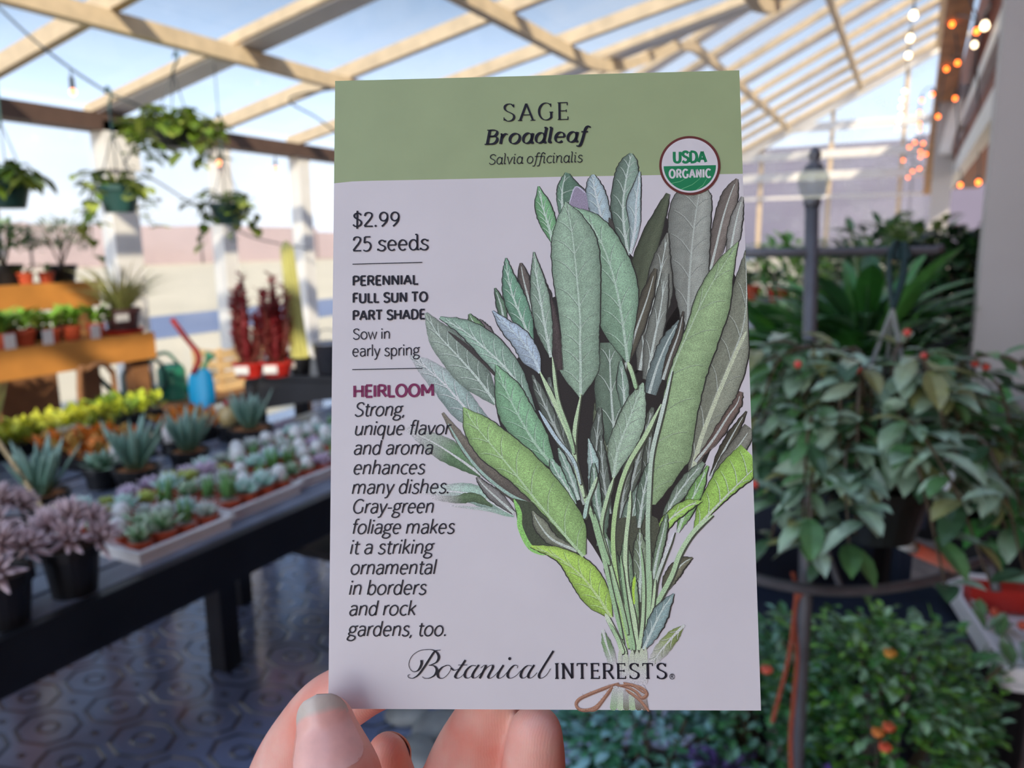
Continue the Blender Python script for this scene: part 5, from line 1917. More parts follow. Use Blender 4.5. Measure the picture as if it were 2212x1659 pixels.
# things beside the cactus, beyond it
p = atz(690, 816, TB) + ty * 0.15
o = thing('metal_bucket', 'grey metal bucket beside the yellow cactus, partly behind the packet', 'bucket', (p.x, p.y, TB + 0.001))
mb = MB()
mb.lathe([(0, 0), (0.062, 0), (0.082, 0.15), (0.086, 0.15), (0.086, 0.158), (0.078, 0.158), (0.06, 0.02), (0, 0.02)], 24)
mb.build('body', metal_grey, o, smooth=True)
mb = MB()
mb.tube([(0.084, 0, 0.15), (0.07, 0, 0.20), (0, 0, 0.225), (-0.07, 0, 0.20), (-0.084, 0, 0.15)], 0.003, 6, smooth=4)
mb.build('handle', metal_grey, o)
sh_x = thing('plant_shelf', 'tall black plant shelf beyond the yellow cactus', 'shelf', (-2.52, 3.95, 0), 0.3)
for z in (0.42, 0.90, 1.34):
    mb = MB()
    mb.box((0, 0, z), (0.62, 0.34, 0.025))
    mb.build('board', black_paint, sh_x)
for x in (-0.29, 0.29):
    for y in (-0.15, 0.15):
        mb = MB()
        mb.box((x, y, 0.676), (0.03, 0.03, 1.352))
        mb.build('leg', black_paint, sh_x)
shrub('shelf_plant', 'yellow-green bushy plant on the middle board of the tall black shelf', (-2.62, 3.86, 0.914), 91, 0.07, 0.10, terracotta, 0.12, 0.20, 220, (150, 190, 50), (120, 150, 50), grp='plants on the tall black shelf')
shrub('shelf_plant', 'lime green plant on the middle board, half behind the packet', (-2.36, 3.94, 0.914), 92, 0.07, 0.10, terracotta, 0.12, 0.20, 200, (176, 204, 60), (140, 170, 60), grp='plants on the tall black shelf')
shrub('shelf_plant', 'feathery pale plant in a black pot on top of the tall shelf', (-2.66, 3.86, 1.353), 93, 0.06, 0.09, black_plastic, 0.12, 0.20, 200, (150, 140, 110), (130, 150, 100), leafw=(0.05, 0.012), grp='plants on the tall black shelf')
shrub('shelf_plant', 'reddish feathery plant on top of the tall shelf beside the packet edge', (-2.40, 3.93, 1.353), 94, 0.06, 0.09, black_plastic, 0.11, 0.22, 180, (170, 120, 90), (130, 150, 110), leafw=(0.05, 0.012), grp='plants on the tall black shelf')


# -- hanging baskets
def hanging(name, label, p, rt, h, m, hang_to, n, seed, R_=0.2, trail=0.3, c0=(112, 140, 44), c1=(170, 184, 80), wires=3, leaf=(0.075, 0.05)):
    """P: the middle of the pot's rim; HANG_TO: what it hangs from"""
    o = thing(name, label, 'hanging basket', p)
    rb = rt * 0.72
    mb = MB()
    mb.lathe([(0, -h), (rb, -h), (rt * 0.97, -h * 0.18), (rt * 1.05, -h * 0.18), (rt * 1.05, 0), (rt * 0.97, 0), (rt * 0.9, -h * 0.12), (0, -h * 0.1)], 22)
    mb.build('pot', m, o)
    top = Vector(hang_to) - Vector(p)
    ap = Vector((top.x * 0.5, top.y * 0.5, min(top.z - 0.05, rt * 2.6)))
    for k in range(wires):
        a = 2 * math.pi * k / wires + 0.4
        mb = MB()
        mb.tube([(rt * math.cos(a), rt * math.sin(a), -0.01), ap], 0.003, 5)
        mb.build('hanger_wire', wire_mat, o)
    mb = MB()
    d = (top - ap).normalized()
    mb.tube([ap - d * 0.01, ap + d * 0.02, top - d * 0.06, top - d * 0.03 + Vector((0.022, 0, 0.012)), top + Vector((0.0, 0, 0.026)), top + Vector((-0.022, 0, 0.0))], 0.006, 7, smooth=4)
    mb.build('hook', green_plastic, o, smooth=True)
    rr = random.Random(seed)
    vines, mb = MB(), MB()
    for k in range(n):
        a = rr.uniform(0, 6.28)
        L = rr.uniform(0.5, 1.0)
        dn = rr.uniform(0.1, 1.0) ** 1.6
        pts = [Vector((0, 0, -0.01)), Vector((rt * 0.8 * math.cos(a), rt * 0.8 * math.sin(a), 0.05 * rr.uniform(0.3, 1.6))),
               Vector((R_ * L * math.cos(a), R_ * L * math.sin(a), 0.03 - trail * dn * 0.4)), Vector((R_ * L * 1.05 * math.cos(a + 0.2), R_ * L * 1.05 * math.sin(a + 0.2), -trail * dn))]
        vines.tube(pts, [0.004, 0.003, 0.0015], 5, lin((100, 110, 50)), smooth=4)
        sp = smooth_path(pts, 3)
        for s in sp[3:]:
            b = rr.uniform(0, 6.28)
            q = rr.uniform(0.7, 1.25)
            mb.leaf(s, (math.cos(b), math.sin(b), rr.uniform(-0.8, 0.5)), leaf[0] * q, leaf[1] * q, sh(lin(c0 if rr.random() < 0.6 else c1), rr.uniform(0.7, 1.2)), n=4, droop=0.9)
    vines.build('vines', plant_mat, o)
    mb.build('foliage', plant_mat, o)
    return o


# bulb cable strung across, slack between the eave posts
cab = [atd(-60, -40, 3.55), atd(60, 75, 3.62), atd(150, 146, 3.62), atd(233, 200, 3.6), atd(322, 249, 3.8), Vector((-4.02, 3.06, 1.97)), Vector((-4.66, 3.5, 2.0))]
bulb_glow = mat('lit_bulb', (255, 190, 140), rough=0.3, emit=((255, 140, 80), 2.6))
bulb_white = mat('lit_white_bulb', (255, 240, 210), rough=0.3, emit=((255, 232, 190), 5.0))
sock = mat('bulb_socket', (40, 44, 44), rough=0.5)


def cable(label, pts, r=0.006, grp=None):
    o = thing('light_cable', label, 'cable', (0, 0, 0), 0, grp)
    mb = MB()
    mb.tube(pts, r, 7, smooth=6)
    mb.build('cord', wire_mat, o, smooth=True)
    return o


def bulb(label, p, drop=0.06, r=0.018, m=None, grp=None):
    """hangs by its lead from the point P"""
    o = thing('string_bulb', label, 'light bulb', p, 0, grp)
    mb = MB()
    mb.tube([(0, 0, 0.006), (0, 0, -drop * 0.5)], 0.0035, 6)
    mb.build('lead', wire_mat, o)
    mb = MB()
    mb.tube([(0, 0, -drop * 0.4), (0, 0, -drop)], [0.010, 0.012], 10)
    mb.build('socket', sock, o)
    mb = MB()
    mb.lathe([(0.002, -drop - 2.2 * r), (r * 0.7, -drop - 1.9 * r), (r, -drop - 1.25 * r), (r * 0.85, -drop - 0.6 * r), (r * 0.5, -drop), (0, -drop)], 14)
    mb.build('bulb', m or bulb_glow, o, smooth=True)
    return o


cable('slack light cable running from the roof corner down to the wide white post', cab)
bulb('glowing bulb alone on the slack cable, before the blue roof panes', atd(152, 148, 3.62), 0.09, 0.014)
c2 = [Vector((-2.7, 4.05, 2.55)), atd(620, 205, 5.0), atd(700, 268, 5.2), atd(760, 306, 5.4)]
cable('thin light cable under the roof beside the packet edge', [Vector((-3.47, 4.38, 2.50)), atd(626, 212, 5.0), atd(690, 258, 5.2), atd(770, 320, 5.5)])
c3 = [atd(270, 350, 5.2), atd(352, 400, 5.4), atd(415, 440, 5.6), atd(540, 510, 6.0), atd(606, 548, 6.2)]
c3[0] = Vector((-4.66, 3.55, 1.98))
c3[-1] = Vector((-4.66, 5.2, 1.42))
cable('low pale cable crossing the window between the wide and narrow posts', c3)
for x, y, lab in ((477, 330, 'glowing bulb in front of the narrow white post'), (598, 325, 'glowing bulb under the eave, right of the narrow post')):
    q = atX(x, y, WX + 0.12)
    o = bulb(lab, (WX + 0.095, q.y, EAVE - 0.04), 0.10, 0.02)

BK = mat('dark_pot_plastic', (30, 36, 34), rough=0.45, scale=20, amt=0.1)
hanging('hanging_basket', 'hanging basket in a dark green pot on the slack cable, before the wide post', atd(255, 402, 3.62), 0.092, 0.122, green_plastic, atd(233, 200, 3.6), 9, 101, 0.22, 0.34, leaf=(0.085, 0.055))
hanging('hanging_basket', 'dark-potted leafy basket hung from the roof purlin, highest of the baskets', atX(372, 268, -3.46), 0.10, 0.12, BK, (-3.48, 2.98, 2.42), 24, 102, 0.25, 0.22, leaf=(0.10, 0.065))
hanging('hanging_basket', 'hanging basket in front of the narrow white post, with trailing yellowish leaves', atd(490, 440, 4.5), 0.10, 0.12, green_plastic, atd(472, 255, 4.6), 11, 103, 0.21, 0.24, leaf=(0.085, 0.06))
hanging('hanging_basket', 'green-potted hanging basket cut by the picture edge', atd(8, 388, 3.3), 0.10, 0.12, green_plastic, atd(-20, 40, 3.45), 9, 104, 0.17, 0.02, leaf=(0.11, 0.05))
o = thing('roof_wire', 'thin wire from the roof holding the basket before the narrow post', 'wire')
mb = MB()
wq = atd(472, 255, 4.6)
wq.z += 0.02
mb.tube([wq, (wq.x, wq.y, zroof(wq.x, wq.y) + 0.03)], 0.003, 5)
mb.build('wire', wire_mat, o)
o = thing('roof_wire', 'thin wire from the roof at the picture edge, holding the cut-off basket', 'wire')
mb = MB()
wq = atd(-20, 40, 3.45)
wq.z += 0.02
mb.tube([wq, (wq.x, wq.y, zroof(wq.x, wq.y) + 0.03)], 0.003, 5)
mb.build('wire', wire_mat, o)
# ---------------------------------------------------------------- the shaded plant rack on the right
rack_paint = mat('rack_steel', (104, 106, 110), rough=0.45, metal=0.3, scale=30, amt=0.15)
lan_glass = glass('lantern_glass', (0.94, 0.97, 0.96), 0.16)
navy = mat('black_stand_paint', (34, 42, 56), rough=0.5, scale=10, amt=0.2)
grey_edge = mat('grey_board_edge', (92, 100, 114), rough=0.6, scale=10, amt=0.15)
DR = 1.22
rt_, rb_ = atd(1754, 440, DR), atd(1736, 1600, DR)
px_, py_ = rt_.x, rt_.y
rack = thing('hanging_rack', 'grey steel plant hanger pole with crossbar, lower ring and glass lantern on top', 'plant rack')
foot = Vector((atd(1736, 1600, DR).x, atd(1736, 1600, DR).y, 0))
mb = MB()
mb.tube([foot, atd(1740, 1280, DR), atd(1746, 900, DR), rt_], 0.0108, 12)
mb.build('pole', rack_paint, rack, smooth=True)
mb = MB()
mb.lathe([(0, 0), (0.16, 0), (0.16, 0.012), (0.03, 0.02), (0.02, 0.04), (0, 0.04)], 28, c=foot)
mb.build('base_plate', rack_paint, rack)
mb = MB()
mb.tube([atd(1480, 548, DR), atd(1754, 545, DR), atd(2018, 541, DR), atd(2036, 536, DR)], 0.0075, 10)
mb.build('crossbar', rack_paint, rack, smooth=True)
mb = MB()
mb.tube([atd(1540, 1215, DR - 0.05), atd(1640, 1252, DR - 0.06), atd(1740, 1272, DR - 0.055), atd(1840, 1277, DR - 0.03), atd(1940, 1268, DR), atd(2040, 1246, DR + 0.05), atd(2105, 1216, DR + 0.12), atd(2128, 1214, DR + 0.14), atd(2146, 1238, DR + 0.14), atd(2152, 1276, DR + 0.14)], 0.0085, 10, smooth=5)
mb.build('ring', rack_paint, rack, smooth=True)
mb = MB()
for a in ((1660, 1253), (1805, 1272)):
    pass
mb.tube([atd(1752, 1130, DR + 0.005), atd(1790, 1200, DR), atd(1818, 1276, DR - 0.035)], 0.005, 8)
mb.build('brace', rack_paint, rack)
lz = rt_.z
ln = MB()
LC = (px_, py_, lz - 0.004)
ln.lathe([(0, 0), (0.0125, 0), (0.0135, 0.006), (0.0125, 0.012), (0, 0.012)], 18, c=LC)
lbase = ln.build('lantern_base', rack_paint, rack, smooth=True)
ln = MB()
ln.lathe([(0.014, 0.012), (0.020, 0.020), (0.0245, 0.036), (0.023, 0.048), (0.014, 0.060), (0.0125, 0.060), (0.0215, 0.047), (0.0228, 0.036), (0.0185, 0.021), (0.0125, 0.013)], 20, c=LC)
ln.build('lantern_glass', lan_glass, rack, smooth=True)
ln = MB()
ln.lathe([(0.016, 0.058), (0.012, 0.064), (0.006, 0.068), (0.009, 0.074), (0.010, 0.080), (0.006, 0.087), (0.003, 0.090), (0, 0.092)], 16, c=LC)
ln.lathe([(0, 0.058), (0.016, 0.058)], 16, c=LC)
ln.build('lantern_finial', rack_paint, rack, smooth=True)

gloss_leaf = vmat('glossy_leaves', rough=0.3, scale=60, amt=0.18, spec=0.8, trans=0.1)

# strap and hanging plant
hp = atd(1932, 543, DR)
pc = atd(1892, 1035, 1.16)
hb = thing('trailing_basket', 'big dark-leaved trailing plant hung by a green strap from the rack crossbar', 'hanging basket', pc)
L_ = lambda p: Vector(p) - pc
mb = MB()
rt2, rb2, hh = 0.078, 0.060, 0.085
mb.lathe([(0, -hh), (rb2, -hh), (rt2 * 0.97, -0.016), (rt2 * 1.05, -0.016), (rt2 * 1.05, 0), (rt2 * 0.95, 0), (rt2 * 0.9, -0.012), (0, -0.01)], 24)
mb.build('pot', mat('black_green_pot', (20, 30, 28), rough=0.4, scale=20, amt=0.1), hb)
jn = atd(1928, 668, 1.18)
mb = MB()
mb.tube([L_(atd(1940, 560, DR - 0.012)), L_(hp + Vector((0, 0, 0.013))), L_(atd(1922, 556, DR - 0.014)), L_(atd(1921, 600, DR - 0.02)), L_(jn)], [0.007, 0.009, 0.009, 0.008, 0.007], 8, smooth=4, flat=0.5)
mb.tube([L_(atd(1962, 560, DR - 0.012)), L_(hp + Vector((0.012, 0.006, 0.0125))), L_(atd(1952, 590, DR - 0.02)), L_(jn)], 0.006, 8, smooth=4)
mb.build('strap', mat('green_strap', (24, 52, 50), rough=0.6, scale=40, amt=0.15), hb)
for k in range(3):
    a = 2 * math.pi * k / 3 - 0.5
    mb = MB()
    mb.tube([(rt2 * math.cos(a), rt2 * math.sin(a), -0.006), L_(jn)], 0.0035, 6)
    mb.build('hanger_wire', mat('pale_wire', (132, 136, 130), rough=0.5), hb)
rr = random.Random(201)
DKG, MDG, PAL, SIL, OLV = (64, 98, 66), (88, 134, 78), (168, 196, 168), (214, 226, 232), (140, 144, 90)
vines, mb = MB(), MB()
for k in range(74):
    a = rr.uniform(0, 6.28)
    L = rr.uniform(0.35, 1.0)
    up = rr.uniform(0.02, 0.24)
    dn = rr.uniform(0.0, 0.14)
    pts = [Vector((0.03 * math.cos(a), 0.03 * math.sin(a), -0.01)), Vector((0.10 * L * math.cos(a), 0.10 * L * math.sin(a), up * 0.75)),
           Vector((0.19 * L * math.cos(a), 0.19 * L * math.sin(a), up * 0.8)), Vector((0.25 * L * math.cos(a + 0.15), 0.25 * L * math.sin(a + 0.15), up * 0.45 - dn))]
    vines.tube(pts, [0.004, 0.003, 0.0015], 5, lin((86, 74, 56)), smooth=4)
    for s in smooth_path(pts, 3)[2:]:
        for w in range(2):
            b_ = a + rr.uniform(-1.7, 1.7)
            q = rr.uniform(0.7, 1.25)
            c = rr.choice((DKG, DKG, MDG, MDG, PAL, OLV))
            mb.leaf(s, (math.cos(b_), math.sin(b_), rr.uniform(-0.7, 0.6)), 0.058 * q, 0.026 * q, sh(lin(c), rr.uniform(0.8, 1.2)), sh(lin(PAL if rr.random() < 0.4 else c), 1.0), n=4, droop=0.8)
for x, y, tx_, ty_, w, c in ((1890, 1010, 1872, 1106, 40, PAL), (1812, 1000, 1838, 1092, 36, OLV), (2012, 960, 2046, 1064, 46, SIL), (2044, 950, 2070, 1020, 40, OLV), (1792, 992, 1668, 1012, 30, PAL), (1786, 1004, 1690, 1046, 34, PAL),
                             (1862, 905, 1780, 900, 24, PAL), (1905, 880, 1960, 870, 26, PAL), (1850, 830, 1770, 862, 22, PAL), (1990, 905, 1940, 930, 24, PAL), (1960, 1010, 1990, 1090, 36, DKG)):
    p0, p1 = atd(x, y, 1.06), atd(tx_, ty_, 1.05)
    d = p1 - p0
    mb.leaf(L_(p0), d, d.length, w * 1.06 / F * 1.35, lin(c), sh(lin(c), 1.05), n=6, droop=0.1, roll=1.2)
vines.build('vines', plant_mat, hb)
mb.build('foliage', gloss_leaf, hb)
for x, y in ((1724, 787), (1852, 798), (2080, 938), (1960, 718), (2106, 785), (2130, 792), (1738, 1150), (1996, 770), (1630, 1046)):
    p0 = L_(atd(x, y, 1.05))
    mb = MB()
    mb.ball(p0, 0.0055, lin((214, 74, 58)), 8, 6)
    mb.tube([p0, p0 + Vector((0, 0.03, -0.02))], 0.002, 5, lin((86, 74, 56)))
    mb.build('flower', fleshy_mat, hb, smooth=True)
o = thing('plant_label', 'white and red plant label stick lying across the rack ring', 'plant label')
mb = MB()
la, lb_ = atd(1944, 1170, 1.14), atd(2066, 1226, 1.235)
m1 = la + (lb_ - la) * 0.22
mb.tube([la, la + (lb_ - la) * 0.03, m1], [0.006, 0.0105, 0.0105], 10, lin((214, 224, 222)))
mb.build('cap', fleshy_mat, o, smooth=True)
mb = MB()
mb.tube([m1, la + (lb_ - la) * 0.96, lb_], [0.011, 0.0115, 0.007], 10, [lin((214, 96, 70)), lin((236, 206, 186))])
mb.build('stick', fleshy_mat, o, smooth=True)
o = thing('orange_rope', 'faded orange rope knotted around the rack pole and hanging down', 'rope')
mb = MB()
cd = mat('orange_cord', (150, 72, 48), rough=0.8, scale=200, amt=0.25)
mb.tube([atd(1712, 1236, DR - 0.02), atd(1722, 1262, DR - 0.03), atd(1748, 1272, DR - 0.045), atd(1724, 1290, DR - 0.03), atd(1716, 1340, DR - 0.025), atd(1722, 1420, DR - 0.02), atd(1714, 1520, DR - 0.02), atd(1708, 1600, DR - 0.02), atd(1712, 1720, DR - 0.02)], 0.0038, 7, smooth=4)
mb.tube([atd(1722, 1262, DR - 0.03), atd(1716, 1330, DR - 0.028), atd(1704, 1420, DR - 0.028), atd(1684, 1500, DR - 0.028), atd(1668, 1560, DR - 0.028)], 0.0034, 7, smooth=4)
mb.build('rope', cd, o)

# stepped black stand behind the rack
sc_ = atd(1840, 1330, 1.78)
stnd = thing('step_stand', 'black stepped plant stand in the shade behind the hanging basket', 'plant stand', (sc_.x, sc_.y, 0), math.radians(27))
for z, y, w in ((0.80, 0.30, 0.48), (0.60, 0.02, 0.52)):
    mb = MB()
    mb.box((0, y, z - 0.012), (w, 0.26, 0.024))
    mb.build('board', navy, stnd)
    mb = MB()
    mb.box((0, y - 0.135, z - 0.03), (w, 0.018, 0.06))
    mb.build('front_edge', grey_edge if z < 0.7 else navy, stnd)
    for s in (-1, 1):
        for yy in (y - 0.1, y + 0.1):
            mb = MB()
            mb.box((s * (w / 2 - 0.03), yy, (z - 0.024) / 2), (0.035, 0.035, z - 0.024))
            mb.build('leg', navy, stnd)
mb = MB()
mb.box((0, 0.42, 0.46), (0.44, 0.02, 0.62))
mb.build('back_panel', navy, stnd)


def leafy(name, label, p, pot, R_, H, n, cols, seed, leafw, group=None, cat='plant', up=0.5, potmat=None, lift=0.0, flower=None, droop=0.6):
    """a planter holding a dense crown of leaves"""
    o = thing(name, label, cat, p, 0, group)
    pot_parts(o, pot[0], pot[0] * 0.8, pot[1], potmat or black_plastic)
    rr = random.Random(seed)
    mb = MB()
    z0 = pot[1] + lift
    for k in range(10):
        a = rr.uniform(0, 6.28)
        q = rr.uniform(0.3, 0.8)
        mb.tube([(0.01 * math.cos(a), 0.01 * math.sin(a), pot[1] * 0.85), (R_ * 0.35 * math.cos(a), R_ * 0.35 * math.sin(a), z0 + H * 0.4), (R_ * q * math.cos(a), R_ * q * math.sin(a), z0 + H * rr.uniform(0.5, 0.85))], [0.006, 0.005, 0.003], 5, lin((84, 70, 48)), smooth=3)
    mb.build('stems', plant_mat, o)
    mb = MB()
    for k in range(n):
        a, e = rr.uniform(0, 6.28), math.asin(rr.uniform(-0.75, 1))
        q = rr.uniform(0.45, 1.0) ** 0.6
        q *= 0.86 + 0.18 * math.sin(3 * a + seed) * math.cos(2 * e + seed)
        c = (R_ * q * math.cos(a) * math.cos(e), R_ * q * math.sin(a) * math.cos(e), z0 + H * 0.5 + H * 0.5 * q * math.sin(e))
        s = rr.uniform(0.7, 1.3)
        col = rr.choice(cols)
        mb.leaf(c, (math.cos(a) + rr.uniform(-0.8, 0.8), math.sin(a) + rr.uniform(-0.8, 0.8), rr.uniform(-0.3, 1) * up * 2), leafw[0] * s, leafw[1] * s, sh(lin(col), rr.uniform(0.75, 1.25)), n=3, droop=droop)
    mb.build('foliage', gloss_leaf, o)
    if flower:
        for x, y, w, col in flower:
            mb = MB()
            q = atd(x, y, w) - Vector(p)
            mb.ball(q, (0.009, 0.009, 0.006), lin(col), 8, 6)
            for i in range(5):
                mb.ball(q + Vector((0.006 * math.cos(i * 1.26), 0.006 * math.sin(i * 1.26), 0.002)), 0.0045, lin(col), 7, 5)
            mb.build('flower', fleshy_mat, o, smooth=True)
    return o


q = atd(1905, 1510, 1.42)
leafy('small_leaved_bush', 'dense small-leaved green bush below the rack ring, with orange blooms', (q.x, q.y, 0), (0.14, 0.40), 0.235, 0.40, 2300, ((72, 136, 58), (122, 180, 70), (160, 204, 160), (84, 124, 76)), 301, (0.026, 0.015), flower=((1922, 1412, 1.2, (214, 150, 50)), (1896, 1584, 1.18, (220, 130, 50)), (1912, 1616, 1.17, (226, 92, 56)), (1920, 1572, 1.18, (214, 96, 50)), (1656, 1448, 1.27, (222, 96, 66))), potmat=navy)
q = atd(1655, 1640, 1.5)
leafy('green_bush', 'green bush by the rack pole foot, beside the packet corner', (q.x, q.y, 0), (0.12, 0.36), 0.17, 0.40, 1100, ((76, 136, 80), (120, 170, 146), (62, 108, 66)), 302, (0.028, 0.016))
q = atd(1390, 1700, 1.62)
leafy('green_bush', 'blue-green bush low behind the packet, right of the little finger', (q.x, q.y, 0), (0.16, 0.30), 0.24, 0.32, 1500, ((76, 144, 100), (120, 180, 156), (56, 116, 76), (146, 196, 196)), 303, (0.032, 0.018))
q = atd(1560, 1650, 1.36)
leafy('purple_plant', 'dark purple leafy plant under the packet corner', (q.x, q.y, 0), (0.09, 0.36), 0.085, 0.20, 420, ((84, 64, 116), (120, 104, 160), (56, 46, 68)), 304, (0.030, 0.014), group='purple plants')
q = atd(1795, 1585, 1.24)
leafy('purple_plant', 'purple flowering plant at the foot of the rack pole', (q.x, q.y, 0), (0.06, 0.38), 0.055, 0.22, 260, ((116, 80, 164), (146, 120, 184), (94, 92, 106)), 305, (0.024, 0.010), group='purple plants')


# broad-leaved plants standing behind the basket
def blades(name, label, p, pot, n, L, wd, cols, seed, spread, group=None, droop=0.9):
    o = thing(name, label, 'plant', p, 0, group)
    pot_parts(o, pot[0], pot[0] * 0.8, pot[1], black_plastic)
    rr = random.Random(seed)
    mb = MB()
    for k in range(n):
        a = rr.uniform(0, 6.28)
        q = rr.uniform(0.1, spread)
        z = pot[1] * 0.9 + rr.uniform(0, L * 1.1)
        mb.leaf((q * 0.25 * math.cos(a), q * 0.25 * math.sin(a), z), (math.cos(a) * rr.uniform(0.3, 1.1), math.sin(a) * rr.uniform(0.3, 1.1), rr.uniform(0.5, 1.2)), L * rr.uniform(0.6, 1.1), wd * rr.uniform(0.7, 1.2), sh(lin(rr.choice(cols)), rr.uniform(0.8, 1.25)), n=6, droop=droop)
    mb.build('foliage', gloss_leaf, o)
    mb = MB()
    mb.tube([(0, 0, pot[1] * 0.8), (0.004, 0, pot[1] + L * 0.6), (0, 0.004, pot[1] + L * 1.1)], [0.009, 0.008, 0.004], 7, lin((92, 84, 56)))
    mb.build('stem', plant_mat, o)
    return o


q = atd(1850, 900, 2.5)
blades('broad_leaved_plant', 'tall broad-leaved plant on the floor behind the hanging basket', (q.x, q.y, 0.0), (0.16, 0.88), 230, 0.36, 0.075, ((64, 124, 52), (92, 152, 72), (54, 96, 54), (130, 172, 130)), 311, 0.5)
q = atd(1690, 900, 2.9)
blades('broad_leaved_plant', 'bright broad-leaved plant behind the rack pole', (q.x, q.y, 0.0), (0.16, 0.86), 170, 0.32, 0.07, ((86, 150, 58), (120, 170, 84), (64, 116, 60)), 312, 0.5)
q = atd(2180, 880, 2.0)
blades('broad_leaved_plant', 'green arching plant against the near grey post', (q.x, q.y - 0.05, 0.0), (0.13, 0.74), 120, 0.27, 0.045, ((70, 136, 60), (104, 158, 86), (60, 104, 56)), 313, 0.4, droop=1.3)
# tray of red seedling pots on a small side table
q = atd(2180, 1352, 1.62)
tb2 = thing('side_table', 'small dark side table at the picture edge, under the red seedling tray', 'table', (q.x + 0.10, q.y, 0), 0.2)
mb = MB()
mb.box((0.10, 0, 0.615), (0.10, 0.40, 0.025))
mb.build('top', navy, tb2)
for x in (0.12,):
    for y in (-0.17, 0.17):
        mb = MB()
        mb.box((x, y, 0.30), (0.04, 0.04, 0.605))
        mb.build('leg', navy, tb2)
mb = MB()
mb.box((0.12, 0, 0.02), (0.10, 0.42, 0.03))
mb.build('foot', navy, tb2)
tr2 = thing('seedling_tray', 'white tray with red strip at the picture edge on the side table', 'tray', (q.x + 0.10, q.y, 0.629), 0.2)
mb = MB()
mb.box((0, 0, 0.006), (0.36, 0.44, 0.012))
for c, s in (((-0.176, 0, 0.03), (0.008, 0.44, 0.03)), ((0.176, 0, 0.03), (0.008, 0.44, 0.03)), ((0, -0.216, 0.03), (0.344, 0.008, 0.03)), ((0, 0.216, 0.03), (0.344, 0.008, 0.03))):
    mb.box(c, s)
mb.build('tray', white_tray, tr2)
mb = MB()
mb.box((-0.03, 0.10, 0.045), (0.26, 0.05, 0.05))
mb.build('red_strip', red_plastic, tr2)
mb = MB()
rr = random.Random(9)
for k in range(60):
    mb.leaf((rr.uniform(-0.15, 0.12), rr.uniform(-0.19, 0.05), 0.014), (rr.uniform(-1, 1), rr.uniform(-1, 1), 1), 0.05, 0.03, lin(rr.choice(((200, 210, 196), (110, 150, 90), (150, 180, 140)))), n=3)
for k in range(7):
    mb.ball((rr.uniform(-0.15, 0.1), rr.uniform(-0.18, 0.02), 0.045), 0.010, lin((222, 92, 56)), 8, 6)
mb.build('foliage', plant_mat, tr2)

# further plants, a table and an added pale box deep in the greenhouse
for k, (x, y, w, Rr, H, cols, lab) in enumerate((
        (1690, 560, 6.5, 0.42, 0.9, ((120, 170, 60), (160, 196, 90), (90, 140, 60)), 'bright yellow-green shrub far down the greenhouse, left of the lantern pole'),
        (1800, 560, 7.5, 0.36, 0.8, ((70, 100, 60), (170, 140, 90), (100, 130, 80)), 'autumn-tinted shrub far down the greenhouse, right of the lantern pole'),
        (1905, 520, 5.6, 0.36, 0.85, ((60, 104, 60), (90, 130, 80), (46, 80, 50)), 'mid-green shrub far off, above the crossbar'),
        (1985, 545, 4.6, 0.34, 0.9, ((110, 150, 60), (70, 110, 56), (140, 160, 90)), 'loose yellow-green shrub far off, below the orange string bulbs'),
        (2060, 540, 3.7, 0.24, 0.62, ((34, 60, 34), (50, 84, 44), (28, 46, 32)), 'dark glossy shrub beside the near grey post'))):
    z = atd(x, y, w).z
    q = atd(x, 700, w)
    leafy('tall_shrub', lab, (q.x, q.y, 0), (0.22, max(0.3, z - H * 0.62)), Rr, H, 520, cols, 320 + k, (0.13, 0.06), group='shrubs deep in the greenhouse', lift=-0.1)
q = atd(1640, 640, 5.2)
dt = thing('display_table', 'dark display table far back between packet and rack pole', 'table', (q.x, q.y, 0))
mb = MB()
mb.box((0, 0, 1.02), (0.9, 0.5, 0.06))
mb.build('top', navy, dt)
for x in (-0.4, 0.4):
    for y in (-0.2, 0.2):
        mb = MB()
        mb.box((x, y, 0.495), (0.05, 0.05, 0.99))
        mb.build('leg', navy, dt)
for k, (dx, m, lab) in enumerate(((-0.05, terracotta, 'terracotta pot on the far dark table, next to the packet edge'), (0.14, red_plastic, 'red pot on the far dark table, midway to the pole'), (0.33, black_plastic, 'black pot at the pole end of the far dark table'))):
    seedling(lab, (q.x + dx, q.y - 0.1, 1.051), 330 + k, rt=0.07, h=0.10, m=m, c=(90, 110, 80), n=18, L=0.09, grp='pots on the far dark table')
q = atz(1655, 790, 0.02)
q = atd(1655, 730, 4.3)
o = thing('bright_patch_box', 'pale box added in place of a bright floor patch behind the rack pole', 'crate', (q.x, q.y, 0))
mb = MB()
mb.box((0, 0, 0.40), (0.46, 0.46, 0.80), rz=0.4)  # added box, coloured pale to stand in for bright floor
mb.build('body', mat('bright_patch_body', (214, 214, 226), rough=0.5, scale=4, amt=0.05), o)
mb = MB()
mb.box((0, 0, 0.815), (0.50, 0.50, 0.03), rz=0.4)
mb.build('lid', mat('bright_patch_lid', (190, 200, 222), rough=0.5, scale=4, amt=0.05), o)
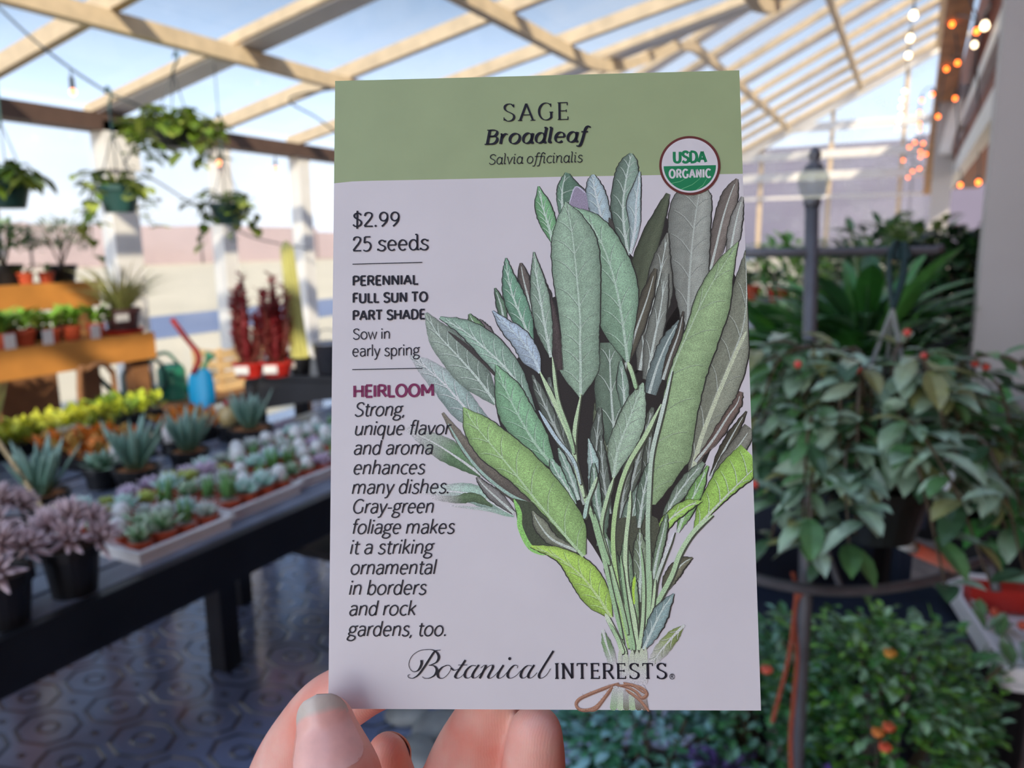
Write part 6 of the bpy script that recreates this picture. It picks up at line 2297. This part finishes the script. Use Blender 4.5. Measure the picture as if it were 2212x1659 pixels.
# river stones on the floor seen under the packet
rr = random.Random(44)
stn = mat('river_stone', (150, 154, 148), rough=0.6, scale=14, amt=0.3)
for k, (x, y, s, lab) in enumerate(((945, 1590, 0.085, 'pale river stone seen under the packet between two fingers'), (990, 1650, 0.09, 'broad grey river stone low between the fingers'), (905, 1650, 0.08, 'grey river stone just right of the middle fingertip'), (880, 1560, 0.07, 'dark river stone under the packet edge, above the middle finger'), (1010, 1560, 0.075, 'river stone half hidden behind the ring finger'))):
    q = atz(x, y, 0.0)
    mb = MB()
    mb.ball((0, 0, 0), (s, s * 0.72, s * 0.42), n=18, m=12)
    o = mb.build('river_stone', stn, None, smooth=True, loc=(q.x, q.y, s * 0.40))
    o.rotation_euler = (0, 0, rr.uniform(0, 3))
    tag(o, lab, 'stone', 'river stones on the floor')

# ---- string lights along the porch
ORANGE = ((2056, 58, 6.6), (2109, 74, 5.4), (2068, 141, 7.0), (2044, 154, 7.6), (2014, 208, 8.6), (1991, 221, 9.0), (1986, 247, 9.6), (2026, 256, 8.4), (1986, 271, 10.2), (1986, 284, 10.6), (1976, 311, 11.2), (1994, 313, 11.0),
          (1964, 321, 11.6), (1988, 330, 11.8), (2000, 336, 11.4), (1988, 342, 12.2), (1951, 349, 12.6), (1986, 367, 12.8), (1971, 373, 13.2), (1961, 386, 13.6), (2074, 404, 8.0), (2113, 399, 6.6), (2063, 217, 8.0), (2049, 244, 8.8))
WHITE = ((1973, 37, 5.4), (1966, 86, 6.2), (1962, 123, 7.0), (1954, 203, 9.0), (1949, 220, 9.8), (1946, 236, 10.6), (1946, 253, 11.4), (1941, 267, 12.2), (1938, 283, 13.0), (2127, 60, 5.0), (2104, 106, 5.6))
o = thing('light_cable', 'string light cable with white bulbs running along the roof edge', 'cable')
mb = MB()
mb.tube([atd(1985, -60, 4.6) + Vector((0, 0, 0.1))] + [atd(x, y, w) + Vector((0, 0, 0.10)) for x, y, w in WHITE[:9]] + [atd(1936, 296, 14.5) + Vector((0, 0, 0.1))], 0.006, 6, smooth=3)
mb.build('cord', wire_mat, o)
o = thing('light_cable', 'string light cable with orange bulbs sagging along the porch beam', 'cable')
mb = MB()
mb.tube([atd(2062, -60, 5.6)] + [atd(x, y, w) + Vector((0, 0, 0.10)) for x, y, w in sorted(ORANGE[:20], key=lambda q: q[2])], 0.006, 6, smooth=2)
mb.build('cord', wire_mat, o)
o = thing('light_cable', 'second string light cable between the porch beam and the near grey post', 'cable')
mb = MB()
mb.tube([atd(2140, 10, 4.8)] + [atd(x, y, w) + Vector((0, 0, 0.10)) for x, y, w in (WHITE[9], ORANGE[1], WHITE[10], ORANGE[21], ORANGE[20], ORANGE[22], ORANGE[23])] + [atd(2040, 262, 9.4)], 0.006, 6, smooth=2)
mb.build('cord', wire_mat, o)
amber = mat('amber_bulb', (255, 150, 70), rough=0.3, emit=((255, 112, 36), 7.0))
pw = ('highest', 'second highest', 'third', 'fourth', 'fifth', 'sixth', 'seventh', 'eighth', 'ninth', 'tenth', 'eleventh', 'twelfth', 'thirteenth', 'fourteenth', 'fifteenth', 'sixteenth', 'seventeenth', 'eighteenth', 'nineteenth', 'lowest')
ob, wb = None, None
for k, (x, y, w) in enumerate(ORANGE):
    lab = 'glowing orange bulb along the porch beam, %s down the string' % pw[k] if k < 20 else ('pale orange bulb low before the bright yard, left of two', 'pale orange bulb low beside the near grey post', 'faint bulb before the white porch brace, upper of two', 'faint bulb before the white porch brace, lower of two')[k - 20]
    p = atd(x, y, w) + Vector((0, 0, 0.095))
    if ob is None:
        ob = bulb(lab, p, 0.055, 0.019, amber, 'orange string bulbs along the porch')
    else:
        copy_tree(ob, p, k, lab)
for k, (x, y, w) in enumerate(WHITE):
    lab = 'white glowing bulb under the roof edge, %s down the string' % pw[k] if k < 9 else ('bright white bulb by the near grey post, above the orange one', 'dim white bulb by the near grey post, below the orange one')[k - 9]
    p = atd(x, y, w) + Vector((0, 0, 0.095))
    if wb is None:
        wb = bulb(lab, p, 0.055, 0.026, bulb_white, 'white string bulbs')
    else:
        copy_tree(wb, p, k, lab, 1.0 if k in (1, 2, 9) else 0.8)
